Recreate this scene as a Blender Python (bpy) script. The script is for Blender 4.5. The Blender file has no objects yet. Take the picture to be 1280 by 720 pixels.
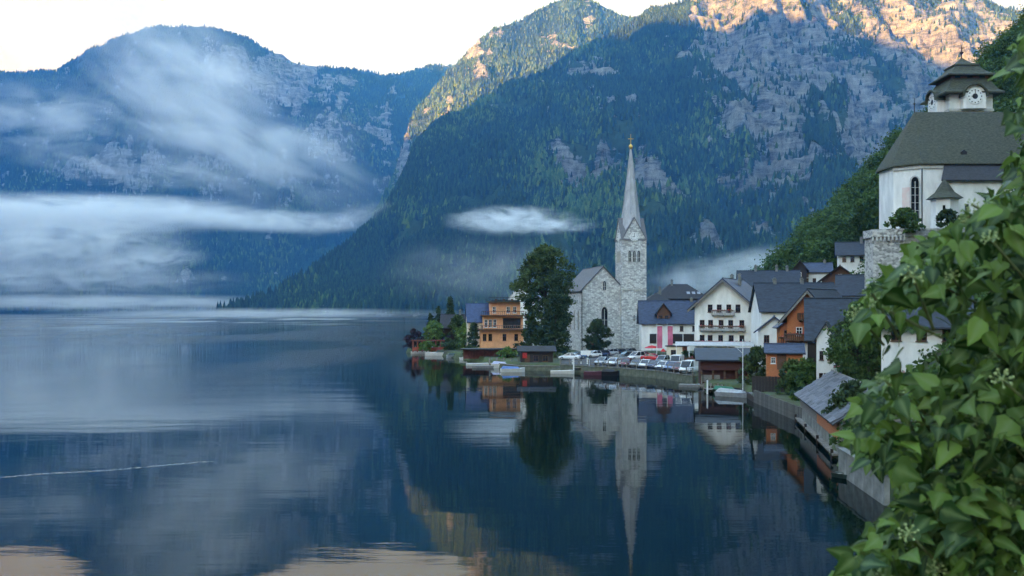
import bpy, bmesh, math, random
import numpy as np
from mathutils import Vector, Matrix

# ------------------------------------------------------------------ camera, sky, sun, exposure
sc = bpy.context.scene
col = sc.collection
F = 1244.0            # focal length in photograph pixels (35 mm on a 36 mm wide frame)
CAMZ = 12.0           # camera height above the lake
HZ = 386.0            # image row of the horizon
R = math.radians

cam_d = bpy.data.cameras.new('camera')
cam = bpy.data.objects.new('camera', cam_d)
col.objects.link(cam)
cam.location = (0, 0, CAMZ)
cam.rotation_euler = (R(90), 0, 0)
cam_d.sensor_width = 36.0
cam_d.lens = 36.0 * F / 1280.0
cam_d.shift_y = (HZ - 360.0) / 1280.0
cam_d.clip_start = 0.1
cam_d.clip_end = 40000
cam_d.dof.use_dof = True
cam_d.dof.focus_distance = 200.0
cam_d.dof.aperture_fstop = 7.0
sc.camera = cam

SUN_EL = R(9.5)
SUN_DIR = Vector((-0.74, -0.67, 0)).normalized()          # horizontal direction towards the sun
SUN_ROT = math.atan2(SUN_DIR.x, SUN_DIR.y)

world = bpy.data.worlds.new('World')
sc.world = world
world.use_nodes = True
wn = world.node_tree
wn.nodes.clear()
def wnode(t, **kw):
    n = wn.nodes.new(t)
    for k, v in kw.items():
        setattr(n, k, v)
    return n
w_out = wnode('ShaderNodeOutputWorld')
w_bg = wnode('ShaderNodeBackground')
w_bg.inputs[1].default_value = 0.15
w_sky = wnode('ShaderNodeTexSky', sky_type='NISHITA')
w_sky.sun_disc = False
w_sky.sun_elevation = SUN_EL
w_sky.sun_rotation = SUN_ROT
w_sky.altitude = 500
w_sky.air_density = 1.0
w_sky.dust_density = 1.0
w_sky.ozone_density = 2.0
# thin veil of morning cloud over the blue
w_tc = wnode('ShaderNodeTexCoord')
w_map = wnode('ShaderNodeMapping')
w_map.inputs['Scale'].default_value = (1.6, 1.6, 4.5)
w_map.inputs['Location'].default_value = (0.35, 0.2, 0.1)
w_noise = wnode('ShaderNodeTexNoise')
w_noise.inputs['Scale'].default_value = 1.7
w_noise.inputs['Detail'].default_value = 7
w_noise.inputs['Roughness'].default_value = 0.55
w_ramp = wnode('ShaderNodeValToRGB')
w_ramp.color_ramp.elements[0].position = 0.36
w_ramp.color_ramp.elements[1].position = 0.56
w_ramp.color_ramp.elements[0].color = (0.05, 0.05, 0.05, 1)
w_ramp.color_ramp.elements[1].color = (0.46, 0.46, 0.46, 1)
w_mix = wnode('ShaderNodeMix', data_type='RGBA')
w_mix.inputs[7].default_value = (.58, .46, .30, 1)
L = wn.links.new
L(w_tc.outputs['Generated'], w_map.inputs[0])
L(w_map.outputs[0], w_noise.inputs['Vector'])
L(w_noise.outputs[0], w_ramp.inputs[0])
# the veil thickens towards the horizon, as haze does, with a thinner place here and there
w_sep = wnode('ShaderNodeSeparateXYZ')
w_low = wnode('ShaderNodeMapRange', interpolation_type='SMOOTHSTEP')
w_low.inputs['From Min'].default_value = 0.52
w_low.inputs['From Max'].default_value = 0.30
w_thin = wnode('ShaderNodeMapRange')
w_thin.inputs['From Min'].default_value = 0.34
w_thin.inputs['From Max'].default_value = 0.50
w_thin.inputs['To Min'].default_value = 0.80
w_thin.inputs['To Max'].default_value = 0.97
w_mul = wnode('ShaderNodeMath', operation='MULTIPLY')
w_max = wnode('ShaderNodeMath', operation='MAXIMUM')
L(w_tc.outputs['Generated'], w_sep.inputs[0])
L(w_sep.outputs['Z'], w_low.inputs[0])
L(w_noise.outputs[0], w_thin.inputs[0])
L(w_low.outputs[0], w_mul.inputs[0])
L(w_thin.outputs[0], w_mul.inputs[1])
L(w_mul.outputs[0], w_max.inputs[0])
L(w_ramp.outputs[0], w_max.inputs[1])
L(w_max.outputs[0], w_mix.inputs[0])
L(w_sky.outputs[0], w_mix.inputs[6])
L(w_mix.outputs[2], w_bg.inputs[0])
L(w_bg.outputs[0], w_out.inputs[0])

sun_d = bpy.data.lights.new('sun', 'SUN')
sun_d.energy = 3.0
sun_d.angle = R(0.5)
sun_d.color = (1.0, 0.64, 0.22)
sun = bpy.data.objects.new('sun', sun_d)
col.objects.link(sun)
to_sun = Vector((SUN_DIR.x * math.cos(SUN_EL), SUN_DIR.y * math.cos(SUN_EL), math.sin(SUN_EL)))
sun.rotation_euler = to_sun.to_track_quat('Z', 'Y').to_euler()
sun.location = (0, 0, 300)

sc.view_settings.view_transform = 'Standard'
sc.view_settings.look = 'None'
sc.view_settings.gamma = 1.0
sc.view_settings.exposure = 3.75
sc.render.engine = 'CYCLES'
sc.cycles.use_denoising = True
sc.cycles.max_bounces = 6
sc.cycles.diffuse_bounces = 3
sc.cycles.glossy_bounces = 3
sc.cycles.transparent_max_bounces = 8
sc.cycles.volume_bounces = 3
sc.cycles.volume_max_steps = 256
sc.cycles.use_adaptive_sampling = True
sc.cycles.adaptive_threshold = 0.02
sc.cycles.sample_clamp_indirect = 4.0

random.seed(7)
rng = np.random.default_rng(11)

# ------------------------------------------------------------------ helpers
def X(px, Y):
    """metres to the right of the lens axis for an image column at distance Y"""
    return (px - 640.0) / F * Y
def Z(py, Y):
    """height above the lake for an image row at distance Y"""
    return CAMZ + (HZ - py) / F * Y
def YW(py):
    """distance of the lake surface seen at an image row"""
    return CAMZ * F / (py - HZ)

def tag(o, label=None, cat=None, group=None, kind=None):
    if label: o['label'] = label
    if cat: o['category'] = cat
    if group: o['group'] = group
    if kind: o['kind'] = kind
    return o
def empty(name, loc=(0, 0, 0), rz=0.0, label=None, cat=None, group=None):
    o = bpy.data.objects.new(name, None)
    o.empty_display_size = 0.5
    col.objects.link(o)
    o.location = loc
    o.rotation_euler = (0, 0, rz)
    return tag(o, label, cat, group)
def link_mesh(name, me, parent=None, loc=(0, 0, 0), rot=(0, 0, 0), scale=(1, 1, 1)):
    o = bpy.data.objects.new(name, me)
    col.objects.link(o)
    o.parent = parent
    o.location = loc
    o.rotation_euler = rot
    o.scale = scale
    return o
def copy_tree(o, parent=None):
    c = o.copy()
    col.objects.link(c)
    c.parent = parent
    for ch in o.children:
        copy_tree(ch, c)
    return c

class MB:
    """collects simple solids into one mesh"""
    def __init__(self):
        self.v = []; self.f = []; self.m = []
    def add(self, vs, fs, mi=0):
        n = len(self.v)
        self.v.extend([tuple(p) for p in vs])
        for f in fs:
            self.f.append(tuple(i + n for i in f)); self.m.append(mi)
        return self
    def box(self, x0, x1, y0, y1, z0, z1, mi=0):
        vs = [(x0,y0,z0),(x1,y0,z0),(x1,y1,z0),(x0,y1,z0),(x0,y0,z1),(x1,y0,z1),(x1,y1,z1),(x0,y1,z1)]
        return self.add(vs, [(0,3,2,1),(4,5,6,7),(0,1,5,4),(1,2,6,5),(2,3,7,6),(3,0,4,7)], mi)
    def hexa(self, vs, mi=0):
        return self.add(vs, [(0,3,2,1),(4,5,6,7),(0,1,5,4),(1,2,6,5),(2,3,7,6),(3,0,4,7)], mi)
    def prism(self, pts, y0, y1, mi=0):
        """outline in x,z (counter-clockwise seen from -y) extruded along y"""
        n = len(pts)
        vs = [(p[0], y0, p[1]) for p in pts] + [(p[0], y1, p[1]) for p in pts]
        fs = [tuple(range(n)), tuple(range(2*n-1, n-1, -1))]
        fs += [(i, i+n, (i+1) % n + n, (i+1) % n) for i in range(n)]
        return self.add(vs, fs, mi)
    def prism_z(self, pts, z0, z1, mi=0):
        n = len(pts)
        vs = [(p[0], p[1], z0) for p in pts] + [(p[0], p[1], z1) for p in pts]
        fs = [tuple(range(n-1, -1, -1)), tuple(range(n, 2*n))]
        fs += [(i, (i+1) % n, (i+1) % n + n, i+n) for i in range(n)]
        return self.add(vs, fs, mi)
    def tube(self, p0, p1, r0, r1=None, n=8, mi=0):
        r1 = r0 if r1 is None else r1
        p0 = Vector(p0); p1 = Vector(p1)
        d = (p1 - p0).normalized()
        a = d.orthogonal().normalized(); b = d.cross(a)
        vs = []
        for p, r in ((p0, r0), (p1, r1)):
            for i in range(n):
                t = 2 * math.pi * i / n
                vs.append(p + a * (r * math.cos(t)) + b * (r * math.sin(t)))
        fs = [(i, (i+1) % n, (i+1) % n + n, i+n) for i in range(n)]
        fs += [tuple(range(n-1, -1, -1)), tuple(range(n, 2*n))]
        return self.add(vs, fs, mi)
    def lathe(self, prof, n=12, c=(0, 0), mi=0):
        """profile of (r, z) from bottom to top about a vertical axis"""
        vs = []
        for r, z in prof:
            for i in range(n):
                t = 2 * math.pi * (i + .5) / n
                vs.append((c[0] + r*math.cos(t), c[1] + r*math.sin(t), z))
        fs = []
        for k in range(len(prof)-1):
            for i in range(n):
                j = (i+1) % n
                fs.append((k*n+i, k*n+j, (k+1)*n+j, (k+1)*n+i))
        fs.append(tuple(range(n-1, -1, -1)))
        fs.append(tuple((len(prof)-1)*n + i for i in range(n)))
        return self.add(vs, fs, mi)
    def mesh(self, name, mats, smooth=False):
        me = bpy.data.meshes.new(name)
        me.from_pydata(self.v, [], self.f)
        if not isinstance(mats, (list, tuple)): mats = [mats]
        for m in mats: me.materials.append(m)
        if len(mats) > 1:
            me.polygons.foreach_set('material_index', self.m)
        if smooth:
            me.polygons.foreach_set('use_smooth', [True] * len(me.polygons))
        me.update()
        return me
    def build(self, name, mats, parent=None, smooth=False, **kw):
        return link_mesh(name, self.mesh(name, mats, smooth), parent, **kw)

def np_mesh(name, verts, faces, mat, smooth=True):
    """verts (n,3) and faces (m,k) arrays to a mesh, quickly"""
    me = bpy.data.meshes.new(name)
    verts = np.asarray(verts, dtype=np.float32); faces = np.asarray(faces, dtype=np.int32)
    k = faces.shape[1]
    me.vertices.add(len(verts)); me.vertices.foreach_set('co', verts.ravel())
    me.loops.add(faces.size); me.loops.foreach_set('vertex_index', faces.ravel())
    me.polygons.add(len(faces))
    me.polygons.foreach_set('loop_start', np.arange(0, faces.size, k, dtype=np.int32))
    me.polygons.foreach_set('loop_total', np.full(len(faces), k, dtype=np.int32))
    if smooth: me.polygons.foreach_set('use_smooth', np.ones(len(faces), dtype=bool))
    if mat is not None: me.materials.append(mat)
    me.update(calc_edges=True)
    return me

# gradient noise
_perm = np.random.default_rng(5).permutation(512)
_perm = np.concatenate([_perm, _perm])
def perlin(x, y):
    xi = np.floor(x).astype(int); yi = np.floor(y).astype(int)
    xf = x - xi; yf = y - yi
    u = xf*xf*xf*(xf*(xf*6-15)+10); v = yf*yf*yf*(yf*(yf*6-15)+10)
    def g(ix, iy, dx, dy):
        h = _perm[(_perm[ix & 511] + iy) & 511] * (2*np.pi/512)
        return np.cos(h)*dx + np.sin(h)*dy
    a = g(xi, yi, xf, yf); b = g(xi+1, yi, xf-1, yf)
    c = g(xi, yi+1, xf, yf-1); d = g(xi+1, yi+1, xf-1, yf-1)
    return (a*(1-u)+b*u)*(1-v) + (c*(1-u)+d*u)*v
def fbm(x, y, oct=5, gain=.5):
    s = 0; a = 1.0
    for o in range(oct):
        s = s + a*perlin(x*2**o + 17.3*o, y*2**o - 9.1*o); a *= gain
    return s
def ridged(x, y, oct=5, gain=.5):
    s = 0; a = 1.0
    for o in range(oct):
        s = s + a*(1-2*np.abs(perlin(x*2**o + 31.7*o, y*2**o + 5.3*o))); a *= gain
    return s
def sstep(a, b, x):
    t = np.clip((x-a)/(b-a), 0, 1)
    return t*t*(3-2*t)

# ------------------------------------------------------------------ materials
def new_mat(name):
    m = bpy.data.materials.new(name); m.use_nodes = True
    m.node_tree.nodes.clear()
    return m
def nd(m, t, inp=None, **kw):
    n = m.node_tree.nodes.new(t)
    for k, v in kw.items(): setattr(n, k, v)
    for k, v in (inp or {}).items(): n.inputs[k].default_value = v
    return n
def lk(m, a, b): m.node_tree.links.new(a, b)
def c4(c): return (c[0], c[1], c[2], 1.0)
_mats = {}
def M(name, c, rough=.7, var=.25, scale=1.5, metal=0.0, bump=0.0, bscale=8.0, stretch=(1,1,1), spec=.4, rnd=0.0, c2=None):
    """plain surface with mottled colour; var = how far the mottling goes"""
    if name in _mats: return _mats[name]
    m = new_mat(name)
    out = nd(m, 'ShaderNodeOutputMaterial')
    p = nd(m, 'ShaderNodeBsdfPrincipled', {'Roughness': rough, 'Metallic': metal, 'Specular IOR Level': spec})
    lk(m, p.outputs[0], out.inputs[0])
    tc = nd(m, 'ShaderNodeTexCoord'); mp = nd(m, 'ShaderNodeMapping', {'Scale': stretch})
    lk(m, tc.outputs['Object'], mp.inputs[0])
    n1 = nd(m, 'ShaderNodeTexNoise', {'Scale': scale, 'Detail': 6.0, 'Roughness': .65})
    lk(m, mp.outputs[0], n1.inputs['Vector'])
    mx = nd(m, 'ShaderNodeMix', data_type='RGBA')
    d = c2 or tuple(max(0, v*(1-var*1.6)) for v in c)
    e = tuple(min(1, v*(1+var*.6)) for v in c)
    mx.inputs[6].default_value = c4(d); mx.inputs[7].default_value = c4(e)
    rp = nd(m, 'ShaderNodeMapRange', {'From Min': .3, 'From Max': .7})
    lk(m, n1.outputs[0], rp.inputs[0]); lk(m, rp.outputs[0], mx.inputs[0])
    last = mx.outputs[2]
    if rnd:
        oi = nd(m, 'ShaderNodeObjectInfo')
        hs = nd(m, 'ShaderNodeHueSaturation')
        r2 = nd(m, 'ShaderNodeMapRange', {'To Min': 1-rnd, 'To Max': 1+rnd})
        lk(m, oi.outputs['Random'], r2.inputs[0]); lk(m, r2.outputs[0], hs.inputs['Value'])
        lk(m, last, hs.inputs['Color']); last = hs.outputs[0]
    lk(m, last, p.inputs['Base Color'])
    if bump:
        n2 = nd(m, 'ShaderNodeTexNoise', {'Scale': bscale, 'Detail': 5.0})
        lk(m, mp.outputs[0], n2.inputs['Vector'])
        b = nd(m, 'ShaderNodeBump', {'Strength': bump, 'Distance': .05})
        lk(m, n2.outputs[0], b.inputs['Height']); lk(m, b.outputs[0], p.inputs['Normal'])
    _mats[name] = m
    return m
# ------------------------------------------------------------------ mountains
def mountain_material(name, forest, rockc, streak=0.012):
    m = new_mat(name)
    out = nd(m, 'ShaderNodeOutputMaterial')
    p = nd(m, 'ShaderNodeBsdfPrincipled', {'Roughness': .95, 'Specular IOR Level': .1})
    lk(m, p.outputs[0], out.inputs[0])
    geo = nd(m, 'ShaderNodeNewGeometry')
    # rock: vertical streaks, tilted strata and fine cracks
    mp = nd(m, 'ShaderNodeMapping', {'Scale': (1, 1, .2)})
    lk(m, geo.outputs['Position'], mp.inputs[0])
    n1 = nd(m, 'ShaderNodeTexNoise', {'Scale': .034, 'Detail': 10.0, 'Roughness': .8})
    lk(m, mp.outputs[0], n1.inputs['Vector'])
    mp2 = nd(m, 'ShaderNodeMapping', {'Scale': (.35, .35, 1.5), 'Rotation': (.3, .2, 0)})
    lk(m, geo.outputs['Position'], mp2.inputs[0])
    n2 = nd(m, 'ShaderNodeTexNoise', {'Scale': .035, 'Detail': 9.0, 'Roughness': .78, 'Distortion': .6})
    lk(m, mp2.outputs[0], n2.inputs['Vector'])
    mul = nd(m, 'ShaderNodeMath', operation='ADD')
    lk(m, n1.outputs[0], mul.inputs[0]); lk(m, n2.outputs[0], mul.inputs[1])
    rr = nd(m, 'ShaderNodeValToRGB')
    e = rr.color_ramp.elements
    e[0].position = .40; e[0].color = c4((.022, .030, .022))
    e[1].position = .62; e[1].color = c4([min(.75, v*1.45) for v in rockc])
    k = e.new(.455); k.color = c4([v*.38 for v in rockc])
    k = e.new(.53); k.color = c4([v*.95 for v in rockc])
    half = nd(m, 'ShaderNodeMath', {1: .5}, operation='MULTIPLY')
    lk(m, mul.outputs[0], half.inputs[0]); lk(m, half.outputs[0], rr.inputs[0])
    # forest floor
    n3 = nd(m, 'ShaderNodeTexNoise', {'Scale': .05, 'Detail': 8.0, 'Roughness': .75})
    lk(m, geo.outputs['Position'], n3.inputs['Vector'])
    fr = nd(m, 'ShaderNodeValToRGB')
    e = fr.color_ramp.elements
    e[0].position = .38; e[0].color = c4([v*.45 for v in forest])
    e[1].position = .64; e[1].color = c4([v*1.7 for v in forest])
    lk(m, n3.outputs[0], fr.inputs[0])
    at = nd(m, 'ShaderNodeAttribute', attribute_name='rock')
    # sharpen the border with fine noise
    ad = nd(m, 'ShaderNodeMath', operation='ADD')
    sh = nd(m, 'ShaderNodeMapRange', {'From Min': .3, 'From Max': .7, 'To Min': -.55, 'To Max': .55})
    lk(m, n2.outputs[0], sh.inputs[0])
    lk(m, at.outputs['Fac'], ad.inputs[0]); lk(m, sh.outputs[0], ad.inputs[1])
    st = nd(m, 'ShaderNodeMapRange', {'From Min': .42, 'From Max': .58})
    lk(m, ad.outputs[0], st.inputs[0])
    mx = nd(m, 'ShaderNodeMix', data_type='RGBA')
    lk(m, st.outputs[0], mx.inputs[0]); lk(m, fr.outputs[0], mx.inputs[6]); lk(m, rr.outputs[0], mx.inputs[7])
    ag = nd(m, 'ShaderNodeAttribute', attribute_name='meadow')
    mg = nd(m, 'ShaderNodeMix', data_type='RGBA')
    mg.inputs[7].default_value = (.075, .125, .035, 1)
    lk(m, ag.outputs['Fac'], mg.inputs[0]); lk(m, mx.outputs[2], mg.inputs[6])
    lk(m, mg.outputs[2], p.inputs['Base Color'])
    b = nd(m, 'ShaderNodeBump', {'Strength': 1.0, 'Distance': 45.0})
    lk(m, half.outputs[0], b.inputs['Height']); lk(m, b.outputs[0], p.inputs['Normal'])
    return m

FOREST = (.018, .034, .018)
ROCK = (.26, .285, .28)
mat_mtn = mountain_material('mountain_rock_and_forest_floor', FOREST, ROCK)

def gauss(px, py, blobs):
    s = np.zeros_like(px)
    for cx, cy, rx, ry, a in blobs:
        s += a*np.exp(-((px-cx)/rx)**2 - ((py-cy)/ry)**2)
    return s

def conifer_mesh(name, mat, seed, tiers=4, n=7):
    """spiky spruce of unit height"""
    r = random.Random(seed)
    v = []; f = []
    for t in range(tiers):
        z0 = .10 + .68*t/tiers; z1 = z0 + .46 - .10*t/tiers
        if t == tiers-1: z1 = 1.0
        rad = .19*(1 - .72*t/tiers)
        b = len(v)
        v.append((0, 0, z1))
        for i in range(n*2):
            a = math.pi*i/n + t*.5
            k = rad*(r.uniform(.85, 1.2) if i % 2 == 0 else r.uniform(.35, .55))
            v.append((k*math.cos(a), k*math.sin(a), z0 + (0 if i % 2 == 0 else .05)))
        for i in range(n*2):
            f.append((b, b+1+i, b+1+(i+1) % (n*2)))
    return np_mesh(name, v, f, mat, smooth=False)

def foliage_instance_material(name, dark, light):
    m = new_mat(name)
    out = nd(m, 'ShaderNodeOutputMaterial')
    p = nd(m, 'ShaderNodeBsdfPrincipled', {'Roughness': .9, 'Specular IOR Level': .15})
    lk(m, p.outputs[0], out.inputs[0])
    oi = nd(m, 'ShaderNodeObjectInfo')
    rp = nd(m, 'ShaderNodeValToRGB')
    e = rp.color_ramp.elements
    e[0].color = c4(dark); e[0].position = .1
    e[1].color = c4(light); e[1].position = 1
    lk(m, oi.outputs['Random'], rp.inputs[0]); lk(m, rp.outputs[0], p.inputs['Base Color'])
    return m
mat_conifer = foliage_instance_material('spruce_needles', (.008, .020, .010), (.030, .060, .022))
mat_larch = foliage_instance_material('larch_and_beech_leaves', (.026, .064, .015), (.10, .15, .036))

def scatter(name, pts, scale, meshes, label, cat, stretch=1.0):
    """one stuff object: the given tree meshes instanced on points"""
    protos = []
    objs = bpy.data.collections.new(name + '_models')
    for me in meshes:
        o = bpy.data.objects.new(me.name, me); objs.objects.link(o)
        protos.append(o)
    me = bpy.data.meshes.new(name)
    pts = np.asarray(pts, dtype=np.float32)
    me.vertices.add(len(pts)); me.vertices.foreach_set('co', pts.ravel())
    a = me.attributes.new('size', 'FLOAT', 'POINT'); a.data.foreach_set('value', np.asarray(scale, dtype=np.float32))
    r = np.random.default_rng(len(pts))
    a = me.attributes.new('turn', 'FLOAT', 'POINT'); a.data.foreach_set('value', r.uniform(0, 6.28, len(pts)).astype(np.float32))
    a = me.attributes.new('kindex', 'INT', 'POINT'); a.data.foreach_set('value', r.integers(0, len(meshes), len(pts)).astype(np.int32))
    o = bpy.data.objects.new(name, me); col.objects.link(o)
    ng = bpy.data.node_groups.new(name + '_scatter', 'GeometryNodeTree')
    ng.interface.new_socket('Geometry', in_out='INPUT', socket_type='NodeSocketGeometry')
    ng.interface.new_socket('Geometry', in_out='OUTPUT', socket_type='NodeSocketGeometry')
    N = ng.nodes.new; K = ng.links.new
    gi = N('NodeGroupInput'); go = N('NodeGroupOutput')
    iop = N('GeometryNodeInstanceOnPoints')
    ci = N('GeometryNodeCollectionInfo'); ci.inputs['Collection'].default_value = objs
    ci.inputs['Separate Children'].default_value = True; ci.inputs['Reset Children'].default_value = True
    iop.inputs['Pick Instance'].default_value = True
    def attr(nm, t):
        n = N('GeometryNodeInputNamedAttribute'); n.data_type = t; n.inputs['Name'].default_value = nm
        return n.outputs['Attribute']
    K(gi.outputs[0], iop.inputs['Points']); K(ci.outputs[0], iop.inputs['Instance'])
    K(attr('kindex', 'INT'), iop.inputs['Instance Index'])
    cx = N('ShaderNodeCombineXYZ'); K(attr('turn', 'FLOAT'), cx.inputs['Z']); K(cx.outputs[0], iop.inputs['Rotation'])
    sz = attr('size', 'FLOAT')
    cs = N('ShaderNodeCombineXYZ')
    mm = N('ShaderNodeMath'); mm.operation = 'MULTIPLY'; mm.inputs[1].default_value = stretch
    K(sz, mm.inputs[0]); K(mm.outputs[0], cs.inputs['X']); K(mm.outputs[0], cs.inputs['Y']); K(sz, cs.inputs['Z'])
    K(cs.outputs[0], iop.inputs['Scale'])
    K(iop.outputs[0], go.inputs[0])
    md = o.modifiers.new('scatter', 'NODES'); md.node_group = ng
    return tag(o, label, cat, kind='stuff')

conifers = [conifer_mesh('spruce', mat_conifer, s) for s in range(4)]
larches = [conifer_mesh('larch', mat_larch, 30+s, tiers=3, n=6) for s in range(2)]

def mountain(name, cols, ridge, foot, profile, nu, nv, amp, rock_blobs, meadow_blobs, seed,
             trees=0, tree_h=(14, 26), rough=1.0, base_rock=0.0, tree_label='', back=1.25, px_range=None, larch_share=.25):
    """ridge: list of (px, py, Y) of the crest; foot: list of (px, Y) where the slope meets valley or lake"""
    px = np.linspace(cols[0], cols[1], nu)
    rp = np.array(ridge, float); fp = np.array(foot, float)
    ry = np.interp(px, rp[:, 0], rp[:, 1]); rY = np.interp(px, rp[:, 0], rp[:, 2])
    fY = np.interp(px, fp[:, 0], fp[:, 1])
    t = np.linspace(0, back, nv)
    T, PX = np.meshgrid(t, px, indexing='ij')
    RY = np.broadcast_to(ry, T.shape); RD = np.broadcast_to(rY, T.shape); FD = np.broadcast_to(fY, T.shape)
    Yd = FD + (RD-FD)*T
    Xw = (PX-640)/F*Yd
    zr = CAMZ + (HZ-RY)/F*RD
    prof = np.where(T <= 1, np.interp(T, profile[0], profile[1]), 1 - (T-1)*1.6)
    z = zr*prof - 3
    # gullies and crags in world space, small at foot and crest so both stay where they are
    w = np.clip(np.sin(np.clip(T, 0, 1)*np.pi), 0, 1)**.6*.9 + .10*sstep(0, .15, T)
    sx = Xw/900.0 + seed*3.1; sy = Yd/900.0 + seed*1.7
    wx = fbm(sx*.8+3, sy*.8, 3)*.35
    disp = np.minimum(ridged(sx*1.3+wx, sy*.55+z/2200, 6, .52)-1.6, 0)*amp*w*np.clip(zr/700, .15, 1.2)
    fine = fbm(Xw/95.0, (Yd+z)/95.0, 4, .6)*16*rough*np.clip(zr/500, .1, 1)
    z = z + disp + fine*np.clip(w+.15*sstep(0, .15, T), 0, 1)
    # rock ledges: step the height where rock is
    py_img = HZ - (z-CAMZ)/Yd*F
    nz = fbm(Xw/210.0+seed, (z*1.4+Yd*.3)/150.0, 5, .6)*.7 + fbm(Xw/90.0-seed, z/38.0, 4, .6)*.6
    run = ridged(Xw/170.0+seed+z/1500., (z+Yd*.2)/1300.0, 4, .6)          # gullies and ribs that run straight down the slope
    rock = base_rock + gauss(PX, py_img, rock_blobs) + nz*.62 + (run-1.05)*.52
    diag = ridged((Xw*.8-z*.9)/620.0+seed*2, (Xw*.3+z)/2400.0, 3, .5)                # long diagonal spurs
    z = z + ((run-1.3)*46 + np.minimum(diag-1.3, 0)*70)*rough*np.clip(w, 0, 1)*np.clip(zr/700, .1, 1)
    step = 55.0
    led = (np.floor(z/step) + sstep(.25, .75, z/step-np.floor(z/step)))*step
    k = sstep(.3, .7, rock)*.55
    z = z*(1-k) + led*k
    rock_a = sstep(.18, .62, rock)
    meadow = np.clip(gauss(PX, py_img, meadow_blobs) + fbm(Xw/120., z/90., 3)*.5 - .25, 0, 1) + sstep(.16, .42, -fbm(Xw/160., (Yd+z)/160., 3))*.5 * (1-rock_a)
    verts = np.stack([Xw, Yd, z], -1).reshape(-1, 3)
    i, j = np.meshgrid(np.arange(nv-1), np.arange(nu-1), indexing='ij')
    a = (i*nu+j).ravel()
    faces = np.stack([a, a+1, a+1+nu, a+nu], -1)
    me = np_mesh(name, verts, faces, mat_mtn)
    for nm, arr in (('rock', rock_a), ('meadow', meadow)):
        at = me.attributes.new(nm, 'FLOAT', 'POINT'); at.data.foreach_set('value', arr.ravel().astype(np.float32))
    o = bpy.data.objects.new(name, me); col.objects.link(o)
    tag(o, kind='structure')
    if trees:
        r = np.random.default_rng(seed)
        g = lambda A, ii, jj, fu, fv: (A[ii, jj]*(1-fu)*(1-fv) + A[ii+1, jj]*fu*(1-fv) + A[ii, jj+1]*(1-fu)*fv + A[ii+1, jj+1]*fu*fv)
        n = trees*4
        tmax = int((nv-1)/back*1.03)
        ii = r.integers(0, min(tmax, nv-1), n); jj = r.integers(0, nu-1, n)
        fu = r.random(n); fv = r.random(n)
        P = np.stack([g(Xw, ii, jj, fu, fv), g(Yd, ii, jj, fu, fv), g(z, ii, jj, fu, fv)], -1)
        rk = g(rock_a, ii, jj, fu, fv); mw = g(meadow, ii, jj, fu, fv); pxx = g(PX, ii, jj, fu, fv)
        area = P[:, 1]*(RD[ii, jj]-FD[ii, jj])      # cells grow with distance
        area = area/area.max()
        dens = np.clip(1-.93*rk, 0, 1)**1.3*(1-.85*mw)*np.clip(fbm(P[:, 0]/160., (P[:, 1]+P[:, 2])/160., 3)*1.6+.75, .03, 1)
        keep = (r.random(n) < area*dens*2.0) & (P[:, 2] > 1.5)
        if px_range: keep &= (pxx > px_range[0]) & (pxx < px_range[1])
        P = P[keep][:trees]
        hgt = r.uniform(tree_h[0], tree_h[1], len(P))*(1-.35*np.clip(P[:, 2]/1500, 0, 1))
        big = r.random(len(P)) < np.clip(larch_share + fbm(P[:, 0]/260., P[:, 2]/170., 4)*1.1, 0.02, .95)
        P[:, 2] -= 1.0
        scatter('spruce_forest', P[~big], hgt[~big], conifers, 'dark spruce forest ' + tree_label, 'forest', 1.15)
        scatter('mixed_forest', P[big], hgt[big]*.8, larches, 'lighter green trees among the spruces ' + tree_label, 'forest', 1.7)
    return o

# the far massif across the lake, half hidden by drifting mist
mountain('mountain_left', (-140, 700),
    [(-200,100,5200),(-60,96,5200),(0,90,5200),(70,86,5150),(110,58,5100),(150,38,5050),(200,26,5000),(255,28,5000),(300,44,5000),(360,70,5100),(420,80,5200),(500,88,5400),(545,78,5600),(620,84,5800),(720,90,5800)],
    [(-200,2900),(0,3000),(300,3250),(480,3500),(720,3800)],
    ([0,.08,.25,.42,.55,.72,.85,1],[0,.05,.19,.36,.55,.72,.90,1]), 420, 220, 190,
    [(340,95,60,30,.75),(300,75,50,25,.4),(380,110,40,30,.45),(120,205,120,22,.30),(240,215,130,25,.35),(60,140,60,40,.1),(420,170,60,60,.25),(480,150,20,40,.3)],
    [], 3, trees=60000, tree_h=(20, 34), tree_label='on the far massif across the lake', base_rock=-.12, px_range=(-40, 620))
# the sunlit peak in the middle
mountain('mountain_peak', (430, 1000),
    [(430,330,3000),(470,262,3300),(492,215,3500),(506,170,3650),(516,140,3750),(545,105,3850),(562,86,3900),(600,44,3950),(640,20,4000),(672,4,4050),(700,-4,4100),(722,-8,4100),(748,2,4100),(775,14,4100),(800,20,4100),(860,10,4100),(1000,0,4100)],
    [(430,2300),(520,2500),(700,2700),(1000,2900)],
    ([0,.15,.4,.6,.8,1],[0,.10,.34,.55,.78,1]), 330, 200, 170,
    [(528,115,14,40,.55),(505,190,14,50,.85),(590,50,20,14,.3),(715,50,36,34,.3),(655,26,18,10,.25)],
    [], 9, trees=26000, tree_h=(16, 27), tree_label='on the sunlit middle peak', base_rock=-.16, larch_share=.8)  # larch share raised so paler trees put golden sunlight into the forest colour
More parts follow.
